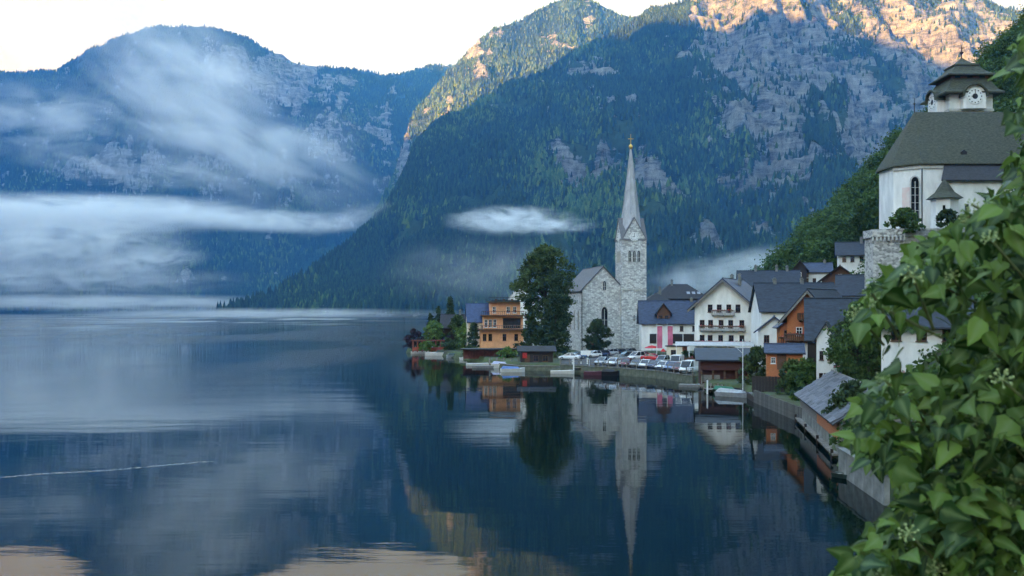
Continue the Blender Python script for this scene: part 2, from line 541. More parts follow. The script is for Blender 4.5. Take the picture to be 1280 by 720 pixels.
# the great wall behind the village
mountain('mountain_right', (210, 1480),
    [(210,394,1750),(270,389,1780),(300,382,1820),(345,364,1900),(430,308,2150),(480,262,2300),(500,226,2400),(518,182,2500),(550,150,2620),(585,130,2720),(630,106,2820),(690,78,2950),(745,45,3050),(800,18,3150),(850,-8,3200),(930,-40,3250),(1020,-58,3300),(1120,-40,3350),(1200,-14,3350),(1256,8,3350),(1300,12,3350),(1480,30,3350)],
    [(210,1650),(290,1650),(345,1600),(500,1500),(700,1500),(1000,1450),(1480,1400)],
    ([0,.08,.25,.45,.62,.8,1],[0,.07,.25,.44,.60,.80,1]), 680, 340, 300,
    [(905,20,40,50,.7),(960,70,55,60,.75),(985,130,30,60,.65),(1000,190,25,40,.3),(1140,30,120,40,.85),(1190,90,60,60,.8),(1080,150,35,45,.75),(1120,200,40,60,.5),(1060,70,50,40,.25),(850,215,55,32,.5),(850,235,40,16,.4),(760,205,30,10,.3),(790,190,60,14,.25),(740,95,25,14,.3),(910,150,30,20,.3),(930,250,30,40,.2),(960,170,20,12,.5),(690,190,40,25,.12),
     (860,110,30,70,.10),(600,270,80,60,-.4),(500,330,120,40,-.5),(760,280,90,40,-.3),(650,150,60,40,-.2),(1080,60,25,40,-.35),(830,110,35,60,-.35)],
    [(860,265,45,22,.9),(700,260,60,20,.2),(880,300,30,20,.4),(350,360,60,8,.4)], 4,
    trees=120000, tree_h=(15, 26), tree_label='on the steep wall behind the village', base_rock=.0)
# the eastern range, left of the view, that keeps the valley in shade
def east_range():
    nu, nv = 200, 70
    yy = np.linspace(-5200, 4700, nu); t = np.linspace(-1, 1, nv)
    T, YY = np.meshgrid(t, yy, indexing='ij')
    crest = np.interp(YY, [-5200, -3500, -1800, -700, 200, 900, 1350, 1700, 2300, 2900, 4000, 4700], EAST)
    crest = crest + fbm(YY/300.+2, YY*0+.5, 4)*45
    XX = -3000 - 1000*sstep(2200, 4700, YY) + T*(1250 - 150*sstep(2200, 3300, YY)) + fbm(YY/700., T*2, 3)*120
    z = crest*(1-np.abs(T))**1.05 + ridged(XX/500., YY/500., 5)*60*(1-np.abs(T))*np.abs(T)*2 - 3
    verts = np.stack([XX, YY, z], -1).reshape(-1, 3)
    i, j = np.meshgrid(np.arange(nv-1), np.arange(nu-1), indexing='ij')
    a = (i*nu+j).ravel()
    me = np_mesh('mountain_range_east', verts, np.stack([a, a+nu, a+1+nu, a+1], -1), mat_mtn)
    rk = sstep(.2, .6, fbm(XX/200., YY/200., 4)+.2)
    at = me.attributes.new('rock', 'FLOAT', 'POINT'); at.data.foreach_set('value', rk.ravel().astype(np.float32))
    me.attributes.new('meadow', 'FLOAT', 'POINT')
    o = bpy.data.objects.new('mountain_range_east', me); col.objects.link(o)
    tag(o, kind='structure')
EAST = [1000, 1250, 1520, 1745, 1610, 1390, 1190, 1400, 1900, 2000, 2000, 1900]
east_range()

# ------------------------------------------------------------------ lake
def lake_material():
    m = new_mat('lake_water')
    out = nd(m, 'ShaderNodeOutputMaterial')
    p = nd(m, 'ShaderNodeBsdfPrincipled', {'Base Color': (.0008, .005, .005, 1), 'Roughness': .03, 'IOR': 1.333, 'Specular IOR Level': .21})
    lk(m, p.outputs[0], out.inputs[0])
    geo = nd(m, 'ShaderNodeNewGeometry')
    # calm and ruffled areas: broad drifting patches
    mpb = nd(m, 'ShaderNodeMapping', {'Scale': (.010, .0045, 1), 'Location': (2.2, .35, 0)})
    lk(m, geo.outputs['Position'], mpb.inputs[0])
    nb = nd(m, 'ShaderNodeTexNoise', {'Scale': 1.0, 'Detail': 3.0})
    lk(m, mpb.outputs[0], nb.inputs['Vector'])
    # breeze over the open lake to the left (x < -15), calm in the lee of the village
    sep = nd(m, 'ShaderNodeSeparateXYZ'); lk(m, geo.outputs['Position'], sep.inputs[0])
    lee = nd(m, 'ShaderNodeMapRange', {'From Min': -8.0, 'From Max': -45.0}, interpolation_type='SMOOTHSTEP')
    lk(m, sep.outputs['X'], lee.inputs[0])
    off = nd(m, 'ShaderNodeMapRange', {'From Min': 88.0, 'From Max': 105.0}, interpolation_type='SMOOTHSTEP')
    lk(m, sep.outputs['Y'], off.inputs[0])
    mm = nd(m, 'ShaderNodeMath', operation='MULTIPLY'); lk(m, lee.outputs[0], mm.inputs[0]); lk(m, off.outputs[0], mm.inputs[1])
    pr = nd(m, 'ShaderNodeMapRange', {'From Min': .36, 'From Max': .54}); lk(m, nb.outputs[0], pr.inputs[0])
    ruff = nd(m, 'ShaderNodeMath', operation='MULTIPLY'); lk(m, mm.outputs[0], ruff.inputs[0]); lk(m, pr.outputs[0], ruff.inputs[1])
    rr = nd(m, 'ShaderNodeMapRange', {'To Min': .015, 'To Max': .17}); lk(m, ruff.outputs[0], rr.inputs[0])
    lk(m, rr.outputs[0], p.inputs['Roughness'])
    # ripples
    mp = nd(m, 'ShaderNodeMapping', {'Scale': (.35, 1.5, 1)}); lk(m, geo.outputs['Position'], mp.inputs[0])
    n1 = nd(m, 'ShaderNodeTexNoise', {'Scale': 1.1, 'Detail': 4.0, 'Roughness': .5}); lk(m, mp.outputs[0], n1.inputs['Vector'])
    mp3 = nd(m, 'ShaderNodeMapping', {'Scale': (.05, .16, 1)}); lk(m, geo.outputs['Position'], mp3.inputs[0])
    n3 = nd(m, 'ShaderNodeTexNoise', {'Scale': 1.0, 'Detail': 2.0}); lk(m, mp3.outputs[0], n3.inputs['Vector'])
    b1 = nd(m, 'ShaderNodeBump', {'Strength': .035, 'Distance': .10}); lk(m, n1.outputs[0], b1.inputs['Height'])
    b2 = nd(m, 'ShaderNodeBump', {'Strength': .05, 'Distance': .5}); lk(m, n3.outputs[0], b2.inputs['Height'])
    lk(m, b1.outputs[0], b2.inputs['Normal']); lk(m, b2.outputs[0], p.inputs['Normal'])
    return m
def lake():
    mb = MB()
    mb.add([(-5300,-5300,0),(5200,-5300,0),(5200,7000,0),(-5300,7000,0)], [(0,1,2,3)])
    tag(mb.build('lake', lake_material()), kind='structure')
lake()

# ------------------------------------------------------------------ haze and mist
def haze():
    m = new_mat('morning_haze')
    out = nd(m, 'ShaderNodeOutputMaterial')
    v = nd(m, 'ShaderNodeVolumePrincipled', {'Color': (.09, .40, 1.0, 1), 'Absorption Color': (1, 1, 1, 1), 'Density': .00009, 'Anisotropy': .2})
    lk(m, v.outputs[0], out.inputs['Volume'])
    mb = MB(); mb.box(-5700, 5400, -5500, 7200, -4.5, 2350)
    o = mb.build('haze', m); tag(o, 'pale blue morning haze filling the whole valley', 'haze', kind='stuff')
haze()

def mist(name, label, centre, size, rz, density, nscale, thresh, soft=.25, stretch=(1,1,1), step=.5, edge=.35, seed=0.0, aniso=.3, tilt=0.0, warp=1.0):
    """one body of mist: a closed ellipsoid whose inside thins out towards its skin, torn by noise"""
    m = new_mat(name + '_vapour')
    out = nd(m, 'ShaderNodeOutputMaterial')
    v = nd(m, 'ShaderNodeVolumePrincipled', {'Color': (.93, .97, 1.0, 1), 'Anisotropy': aniso})
    lk(m, v.outputs[0], out.inputs['Volume'])
    tc = nd(m, 'ShaderNodeTexCoord')
    ln = nd(m, 'ShaderNodeVectorMath', operation='LENGTH'); lk(m, tc.outputs['Object'], ln.inputs[0])
    fall = nd(m, 'ShaderNodeMapRange', {'From Min': 1.0, 'From Max': 1.0-edge}, interpolation_type='SMOOTHSTEP')
    lk(m, ln.outputs['Value'], fall.inputs[0])
    mp = nd(m, 'ShaderNodeMapping', {'Scale': stretch, 'Location': (seed, seed*1.7, seed*.6)})
    lk(m, tc.outputs['Object'], mp.inputs[0])
    n = nd(m, 'ShaderNodeTexNoise', {'Scale': nscale, 'Detail': 6.0, 'Roughness': .58, 'Distortion': warp})
    lk(m, mp.outputs[0], n.inputs['Vector'])
    th = nd(m, 'ShaderNodeMapRange', {'From Min': thresh, 'From Max': thresh+soft}); lk(m, n.outputs[0], th.inputs[0])
    mu = nd(m, 'ShaderNodeMath', operation='MULTIPLY'); lk(m, fall.outputs[0], mu.inputs[0]); lk(m, th.outputs[0], mu.inputs[1])
    de = nd(m, 'ShaderNodeMath', {1: density*.72}, operation='MULTIPLY'); lk(m, mu.outputs[0], de.inputs[0])
    lk(m, de.outputs[0], v.inputs['Density'])
    m.cycles.volume_step_rate = step
    bm = bmesh.new(); bmesh.ops.create_icosphere(bm, subdivisions=3, radius=1.06)
    me = bpy.data.meshes.new(name); bm.to_mesh(me); bm.free(); me.materials.append(m)
    o = link_mesh(name, me, None, centre, (0, tilt, rz), size)
    return tag(o, label, 'mist', kind='stuff')
def at(px, py, Y): return (X(px, Y), Y, Z(py, Y))
def sz(w, h, Y, depth): return (w/2/F*Y, depth/2, h/2/F*Y)
A3 = (3.2, 1.4, 1.0)
mist('low_cloud', 'long bright bank of low cloud lying across the far left shore', at(70, 268, 2700), sz(660, 62, 2700, 420), 0, .042, 1.9, .39, .22, (2.4, 1.4, 1.1), .3, .85, 1.3)
mist('low_cloud', 'bright finger of cloud reaching right from the bank', at(330, 276, 2650), sz(330, 34, 2650, 300), 0, .03, 1.5, .38, .24, A3, .3, .9, 11.3, tilt=.03)
mist('low_cloud', 'lower tongue of mist under the bright cloud bank', at(60, 308, 2500), sz(430, 92, 2500, 350), 0, .024, 1.9, .40, .24, (2.2, 1.4, 1.2), .3, .85, 4.2, tilt=-.05)
mist('low_cloud', 'hooked wisp of mist at the end of the lower tongue', at(180, 328, 2450), sz(190, 40, 2450, 250), 0, .020, 1.5, .38, .24, (2, 1.4, 1.2), .3, .9, 14.2, tilt=-.12)
mist('low_cloud', 'thin grey mist layer between tongue and water', at(60, 350, 2400), sz(560, 60, 2400, 350), 0, .013, 1.8, .38, .28, (2.6, 1.4, 1.2), .3, .85, 16.1)
mist('low_cloud', 'flat sheet of mist lying over the water at the far left', at(120, 378, 2300), sz(680, 26, 2300, 400), 0, .014, 1.5, .32, .3, A3, .3, .85, 7.7)
mist('low_cloud', 'mist tail drifting right along the forest slope', at(430, 274, 2250), sz(150, 34, 2250, 200), 0, .014, 1.5, .34, .28, (2, 1.4, 1), .3, .9, 2.9, tilt=-.28)
mist('drifting_mist', 'torn blue mist drifting up the face of the far massif', at(290, 165, 3600), sz(520, 190, 3600, 450), 0, .0135, 1.7, .45, .20, (1.3, 1, 1.5), .3, .85, 5.1, tilt=.42, warp=.7)
mist('drifting_mist', 'mist plume rising over the crest of the far massif', at(210, 70, 3700), sz(360, 180, 3700, 380), 0, .014, 1.6, .41, .24, (1.2, 1, 1.3), .3, .9, 8.4, tilt=.55, warp=.6)
mist('drifting_mist', 'thin veil of mist on the left end of the massif', at(60, 150, 3700), sz(380, 130, 3700, 400), 0, .0085, 1.7, .44, .22, (1.6, 1, 1.4), .3, .85, 6.6, warp=.6)
mist('drifting_mist', 'grey streaks of mist below the torn drift', at(190, 215, 3400), sz(400, 60, 3400, 300), 0, .010, 1.7, .44, .22, (2.4, 1, 1.2), .3, .85, 21.6, tilt=.12, warp=.6)
mist('small_cloud', 'small flat white cloud hanging left of the pointed spire', at(640, 276, 750), sz(195, 44, 750, 70), 0, .17, 1.7, .42, .22, (2.0, 1.2, 1.3), .3, .98, 3.3, warp=.7)
mist('small_cloud', 'faint trailing wisp at the right end of the small cloud', at(700, 282, 760), sz(120, 26, 760, 50), 0, .08, 1.7, .42, .24, (2.0, 1.2, 1.2), .3, .98, 33.3, warp=.7)
mist('valley_mist', 'pale mist behind the roofs under the great wall', at(930, 340, 900), sz(330, 70, 900, 160), 0, .026, 1.4, .36, .28, (1.8, 1.2, 1.2), .3, .9, 2.2, tilt=-.14)
mist('valley_mist', 'thin mist in the trees behind the orange house', at(600, 340, 1000), sz(300, 110, 1000, 160), 0, .007, 1.5, .38, .28, (1.6, 1.2, 1.2), .3, .9, 9.2)
mist('valley_mist', 'white strip of mist along the far shore', at(330, 392, 1500), sz(640, 18, 1500, 200), 0, .018, 1.4, .28, .3, A3, .3, .9, 5.8)
# ------------------------------------------------------------------ shore and ground
SH_PX = [(506,441),(540,442),(556,446),(590,452),(622,460),(645,463),(700,464),(760,468),(820,473),(866,480),(884,489),(925,492),(942,503),(1004,530),(1013,541),(1042,577),(1048,592),(1105,632),(1180,700)]
SHORE = [(X(px, YW(py)), YW(py)) for px, py in SH_PX] + [(17, 25), (7.5, 6), (-4, 4.5), (-40, 3)]
SHORE = [(X(545, 330), 330), (X(511, 292), 292)] + SHORE
POLY = SHORE + [(-40, -60), (1200, -60), (1200, 1500), (330, 1500), (20, 420)]
XL = np.array([(-60,3),(0,6),(45,22),(62,25),(80,29),(100,31),(140,40),(165,50),(205,58),(250,64),(300,67),(350,72),(450,102),(600,190),(800,330),(1500,700)], float)
def signed(xx, yy):
    P = np.array(POLY, float); n = len(P)
    d2 = np.full(xx.shape, 1e18); ins = np.zeros(xx.shape, bool)
    for i in range(n):
        a = P[i]; b = P[(i+1) % n]; ab = b-a
        t = np.clip(((xx-a[0])*ab[0]+(yy-a[1])*ab[1])/(ab@ab), 0, 1)
        d2 = np.minimum(d2, (xx-a[0]-t*ab[0])**2 + (yy-a[1]-t*ab[1])**2)
        c = ((a[1] > yy) != (b[1] > yy)) & (xx < (b[0]-a[0])*(yy-a[1])/((b[1]-a[1]) if b[1] != a[1] else 1e-9)+a[0])
        ins ^= c
    return np.where(ins, 1, -1)*np.sqrt(d2)
def ground_z(xx, yy):
    xx = np.asarray(xx, float); yy = np.asarray(yy, float)
    xl = np.interp(yy, XL[:, 0], XL[:, 1])
    over = np.maximum(0, xx-xl)
    h = .92*(np.sqrt(over*over+9)-3) * (1 - .45*sstep(120, 420, over))
    bump = fbm(xx/14., yy/14., 4)*np.clip(over/14, 0, 1)*1.6 + fbm(xx/60.+5, yy/60., 3)*np.clip(over/60, 0, 1)*14
    z = 1.35 + h + bump
    near = sstep(9, 5.0, yy)*sstep(14, 9, xx)
    z = z*(1-near) + near*10.3
    return z
def ground():
    xs = np.concatenate([np.arange(-66, 105, 1.25), np.arange(105, 260, 4), np.arange(260, 900, 20)])
    ys = np.concatenate([np.arange(-30, 310, 1.25), np.arange(310, 600, 5), np.arange(600, 1300, 25)])
    YY, XX = np.meshgrid(ys, xs, indexing='ij')
    s = signed(XX, YY)
    k = sstep(-.35, .7, s)
    z = ground_z(XX, YY)*k - 2.0*(1-k)
    nu = len(xs); nv = len(ys)
    i, j = np.meshgrid(np.arange(nv-1), np.arange(nu-1), indexing='ij')
    a = (i*nu+j).ravel()
    fc = np.stack([a, a+1, a+1+nu, a+nu], -1)
    keep = (s.ravel()[fc] > -4).any(1)
    m = M('bank_earth_and_grass', (.055, .085, .03), .95, .5, .35, bump=.5, bscale=2.5, c2=(.045, .04, .028))
    me = np_mesh('ground', np.stack([XX, YY, z], -1).reshape(-1, 3), fc[keep], m)
    o = bpy.data.objects.new('ground', me); col.objects.link(o); tag(o, kind='structure')
ground()
def gz(x, y): return float(ground_z(np.array([x]), np.array([y]))[0])

# ------------------------------------------------------------------ shared materials
plaster = M('white_lime_plaster', (.79, .785, .76), .85, .16, .5, bump=.2, bscale=14, stretch=(1,1,.4), c2=(.56, .56, .54))
plaster_warm = M('cream_plaster', (.68, .60, .46), .85, .14, .8, bump=.15)
plaster_orange = M('orange_plaster', (.74, .37, .19), .85, .14, .9, bump=.15)
plaster_yellow = M('ochre_yellow_plaster', (.70, .42, .07), .85, .14, .9, bump=.15)
timber_orange = M('orange_stained_timber', (.50, .17, .06), .7, .35, 3.0, stretch=(1,1,8), bump=.3)
timber_red = M('dark_red_timber', (.085, .03, .024), .8, .4, 3.0, stretch=(1,1,8), bump=.3)
timber_dark = M('tarred_dark_timber', (.035, .026, .022), .8, .4, 3.0, stretch=(1,1,6), bump=.3)
timber_brown = M('brown_timber', (.13, .065, .035), .8, .4, 3.0, stretch=(1,1,6), bump=.3)
timber_grey = M('weathered_grey_timber', (.23, .215, .19), .9, .45, 2.5, stretch=(1,1,7), bump=.4)
slate = M('blue_slate', (.034, .052, .100), .5, .45, 1.2, stretch=(1,4,1), bump=.25, bscale=5)
slate_navy = M('dark_navy_slate', (.020, .030, .048), .55, .45, 1.2, stretch=(1,4,1), bump=.25, bscale=5)
slate_black = M('black_brown_roof', (.026, .026, .030), .7, .4, 2.0, bump=.3)
roof_moss = M('mossy_shingle', (.066, .072, .048), .85, .45, 2.2, c2=(.026, .028, .022), stretch=(1,1,2.5), bump=.5, bscale=6)
roof_grey = M('pale_grey_sheet', (.33, .36, .42), .5, .25, 1.5)
roof_lead = M('lead_grey_sheet', (.42, .43, .46), .5, .22, 1.2, stretch=(1,1,.3))
stone_trim = M('pale_stone_trim', (.5, .5, .47), .85, .2, 2)
glass = M('dark_window_glass', (.012, .015, .02), .08, .2, 1.0, spec=.6)
frame_white = M('white_painted_wood', (.72, .72, .70), .5, .1, 3)
frame_brown = M('brown_painted_wood', (.10, .05, .03), .6, .3, 3)
iron = M('dark_iron', (.03, .03, .035), .5, .3, 4, metal=.4)
white_paint = M('white_gloss_paint', (.78, .78, .76), .35, .08, 2)
gold = M('gilded_metal', (.7, .45, .12), .3, .2, 3, metal=.9)
asphalt = M('asphalt', (.075, .077, .082), .9, .3, .7, bump=.3, bscale=20)
concrete = M('stained_concrete', (.21, .21, .195), .9, .35, .8, c2=(.075, .08, .068), bump=.3)
def masonry(name, light, dark, cell=.55):
    m = new_mat(name)
    out = nd(m, 'ShaderNodeOutputMaterial'); p = nd(m, 'ShaderNodeBsdfPrincipled', {'Roughness': .9, 'Specular IOR Level': .2})
    lk(m, p.outputs[0], out.inputs[0])
    tc = nd(m, 'ShaderNodeTexCoord'); mp = nd(m, 'ShaderNodeMapping', {'Scale': (1, 1, 1.5)}); lk(m, tc.outputs['Object'], mp.inputs[0])
    v = nd(m, 'ShaderNodeTexVoronoi', {'Scale': 1/cell, 'Randomness': .85}); lk(m, mp.outputs[0], v.inputs['Vector'])
    e = nd(m, 'ShaderNodeTexVoronoi', {'Scale': 1/cell, 'Randomness': .85}, feature='DISTANCE_TO_EDGE'); lk(m, mp.outputs[0], e.inputs['Vector'])
    sp = nd(m, 'ShaderNodeSeparateColor'); lk(m, v.outputs['Color'], sp.inputs[0])
    rp = nd(m, 'ShaderNodeValToRGB'); el = rp.color_ramp.elements
    el[0].color = c4(dark); el[0].position = .12; el[1].color = c4(light); el[1].position = .75
    lk(m, sp.outputs[0], rp.inputs[0])
    ed = nd(m, 'ShaderNodeMapRange', {'From Min': .0, 'From Max': .10}); lk(m, e.outputs['Distance'], ed.inputs[0])
    mx = nd(m, 'ShaderNodeMix', data_type='RGBA'); mx.inputs[6].default_value = (.40, .40, .385, 1)
    lk(m, ed.outputs[0], mx.inputs[0]); lk(m, rp.outputs[0], mx.inputs[7]); lk(m, mx.outputs[2], p.inputs['Base Color'])
    b = nd(m, 'ShaderNodeBump', {'Strength': .6, 'Distance': .08}); lk(m, ed.outputs[0], b.inputs['Height']); lk(m, b.outputs[0], p.inputs['Normal'])
    return m
church_stone = masonry('church_rubble_stone', (.68, .68, .66), (.33, .33, .33), .55)
wall_stone = masonry('retaining_wall_stone', (.55, .54, .51), (.22, .22, .21), .55)

# ------------------------------------------------------------------ building parts
_win = {}
def win(parent, x, y, z, w, h, rz=0.0, fr=None, bars=True, shutters=None, sill=True):
    """a framed window standing on a wall; local -y is outdoors"""
    fr = fr or frame_white
    k = (round(w, 2), round(h, 2), fr.name, bars)
    if k not in _win:
        t = min(.09, w*.12)
        f = MB()
        f.box(-w/2, -w/2+t, -.06, .02, 0, h); f.box(w/2-t, w/2, -.06, .02, 0, h)
        f.box(-w/2+t, w/2-t, -.058, .02, 0, t); f.box(-w/2+t, w/2-t, -.058, .02, h-t, h)
        if bars:
            f.box(-t*.35, t*.35, -.05, .02, t, h-t); f.box(-w/2+t, -t*.35, -.045, .02, h*.6-t*.3, h*.6+t*.3); f.box(t*.35, w/2-t, -.045, .02, h*.6-t*.3, h*.6+t*.3)
        if sill: f.box(-w/2-.08, w/2+.08, -.14, .02, -.09, -.002)
        g = MB(); g.box(-w/2+t*.5, w/2-t*.5, -.03, .015, t*.5, h-t*.5)
        _win[k] = (f.mesh('window', fr), g.mesh('pane', glass))
    o = link_mesh('window', _win[k][0], parent, (x, y, z), (0, 0, rz))
    link_mesh('pane', _win[k][1], o)
    if shutters:
        ks = ('sh', round(h, 2), shutters.name, round(w, 2))
        if ks not in _win:
            s = MB(); s.box(0, w*.5, -.05, .0, 0, h)
            for q in range(5): s.box(w*.06, w*.44, -.065, -.05, h*(.06+.18*q), h*(.18+.18*q))
            _win[ks] = s.mesh('shutter', shutters)
        link_mesh('shutter', _win[ks], o, (w/2+.02, 0, 0)); link_mesh('shutter', _win[ks], o, (-w/2-.02-w*.5, 0, 0))
    return o

def body(parent, w, d, h, rh, mat, ridge='y', name='wall', x0=0, y0=0, z0=-1.5):
    """gabled wall block, front at y0"""
    mb = MB()
    if ridge == 'y':
        mb.prism([(-w/2, z0), (w/2, z0), (w/2, h), (0, h+rh), (-w/2, h)], 0, d)
    else:
        mb.prism([(-d/2, z0), (d/2, z0), (d/2, h), (0, h+rh), (-d/2, h)], 0, w)
        mb.v = [(w/2-p[1], p[0]+d/2, p[2]) for p in mb.v]
    mb.v = [(p[0]+x0, p[1]+y0, p[2]) for p in mb.v]
    return mb.build(name, mat, parent)
def roof(parent, w, d, h, rh, mat, ridge='y', o=.6, oe=.6, t=.22, name='roof', x0=0, y0=0):
    mb = MB()
    W = w if ridge == 'y' else d
    D = d if ridge == 'y' else w
    s = rh/(W/2)
    lo = h - oe*s
    e = .012
    mb.prism([(-W/2-oe, lo+e), (0, h+rh+e), (0, h+rh+e+t*1.2), (-W/2-oe, lo+e+t)], -o, D+o)
    mb.prism([(0.001, h+rh+e), (W/2+oe, lo+e), (W/2+oe, lo+e+t), (0.001, h+rh+e+t*1.2)], -o, D+o)
    mb.tube((0, -o-.01, h+rh+t*1.2), (0, D+o+.01, h+rh+t*1.2), .12, n=6)
    if ridge != 'y':
        mb.v = [(w/2-p[1], p[0]+d/2, p[2]) for p in mb.v]
    mb.v = [(p[0]+x0, p[1]+y0, p[2]) for p in mb.v]
    r_ = mb.build(name, mat, parent)
    if ridge == 'y': gl = [((s_*(w/2+oe+.06)+x0, -o+y0, lo+.1), (s_*(w/2+oe+.06)+x0, d+o+y0, lo+.1)) for s_ in (-1, 1)]
    else: gl = [((-w/2-o+x0, yy_+y0, lo+.1), (w/2+o+x0, yy_+y0, lo+.1)) for yy_ in (-oe-.06, d+oe+.06)]
    for a_, b_ in gl:
        g_ = MB(); g_.tube(a_, b_, .085, n=6); g_.build('gutter', iron, r_)
    return r_
def chimney(parent, x, y, z0, z1, w=.6, mat=None):
    c = MB(); c.box(-w/2, w/2, -w/2, w/2, z0, z1); c.box(-w/2-.08, w/2+.08, -w/2-.08, w/2+.08, z1+.001, z1+.12); c.box(-w*.3, w*.3, -w*.3, w*.3, z1+.12, z1+.35)
    return c.build('chimney', mat or concrete, parent, loc=(x, y, 0))
def balcony(parent, x0, x1, y, z, depth=1.1, mat=None, rail=None, flowers=None, rz=0, loc=None, solid=False):
    """slab with posts and rails projecting towards local -y"""
    mat = mat or timber_grey; rail = rail or mat
    b = MB(); b.box(x0, x1, -depth, 0, 0, .14)
    for q in range(int((x1-x0)/2)+1):
        xx = x0+.15+q*(x1-x0-.3)/max(1, int((x1-x0)/2)); b.box(xx-.06, xx+.06, -depth*.8, 0, -.25, -.002)
    o = b.build('balcony', mat, parent, loc=loc or (0, y, z), rot=(0, 0, rz))
    r_ = MB(); n = max(3, int((x1-x0)/.32))
    for (a, bb) in ((x0, x1),):
        r_.box(a, bb, -depth, -depth+.07, .98, 1.06); r_.box(a, bb, -depth+.005, -depth+.06, .26, .32)
        for q in range(n+1):
            xx = a+.04+q*(bb-a-.08)/n
            r_.box(xx-(.12 if solid else .05), xx+(.12 if solid else .05), -depth+.015, -depth+.05, .141, .979)
    for xx in (x0, x1-.07):
        r_.box(xx, xx+.07, -depth+.071, 0, .98, 1.06)
        for q in range(3):
            yy = -depth+.15+q*(depth-.3)/2; r_.box(xx+.015, xx+.05, yy-.05, yy+.05, .141, .979)
    rl = r_.build('railing', rail, o)
    if flowers:
        f = MB(); nn = int((x1-x0)/.55)
        f.box(x0+.1, x1-.1, -depth-.2, -depth-.002, .8, .99)
        fb = f.build('flower_box', frame_brown, o)
        flower_row(o, x0+.1, x1-.1, -depth-.1, 1.0, flowers)
    return o
mat_leaf_small = M('flower_box_leaves', (.05, .10, .03), .8, .4, 6)
red_flower = M('red_geranium_petals', (.50, .03, .03), .6, .3, 6)
pink_flower = M('pink_petals', (.62, .14, .24), .6, .3, 6)
def flower_row(parent, x0, x1, y, z, fm, n=None, spread=.16):
    rr = random.Random(int(abs(x0*91+y*37+z*13))+3)
    mb = MB(); n = n or int((x1-x0)*14)
    for q in range(n):
        c = Vector((rr.uniform(x0, x1), y+rr.uniform(-spread, spread), z+rr.uniform(-.08, .22)))
        s = rr.uniform(.05, .11)
        a = Vector((rr.gauss(0,1), rr.gauss(0,1), rr.gauss(0,1))).normalized(); b = a.orthogonal().normalized()
        mb.add([c+a*s, c+b*s, c-a*s, c-b*s], [(0,1,2,3)], 0 if rr.random() < .55 else 1)
    o = mb.build('flowers', [fm, mat_leaf_small], parent); o['kind'] = 'stuff'
    return o
def place(name, label, cat, px, Y, py=None, rz=0, group=None, z=None):
    x = X(px, Y)
    zz = z if z is not None else (Z(py, Y) if py else gz(x, Y))
    return empty(name, (x, Y, zz), R(rz), label, cat, group)
def clock_dial(parent, loc, rot, r_, k, z):
    for w_, l_, a in ((.055, r_*1.0, 0), (.06, r_*.6, 1.6)):
        b = MB(); b.box(-w_, w_, -.1, l_, z+.02+a*.02, z+.04+a*.02); m = Matrix.Rotation(a, 3, 'Z'); b.v = [tuple(m @ Vector(p)) for p in b.v]; b.build('clock_hand', iron, parent, loc=loc, rot=rot)
    b = MB()
    for h in range(12):
        a = h*math.pi/6; b.box(r_*math.sin(a)-k, r_*math.sin(a)+k, r_*math.cos(a)-k, r_*math.cos(a)+k, z-.004, z+.015)
    b.build('hour_marks', iron, parent, loc=loc, rot=rot)['kind'] = 'stuff'
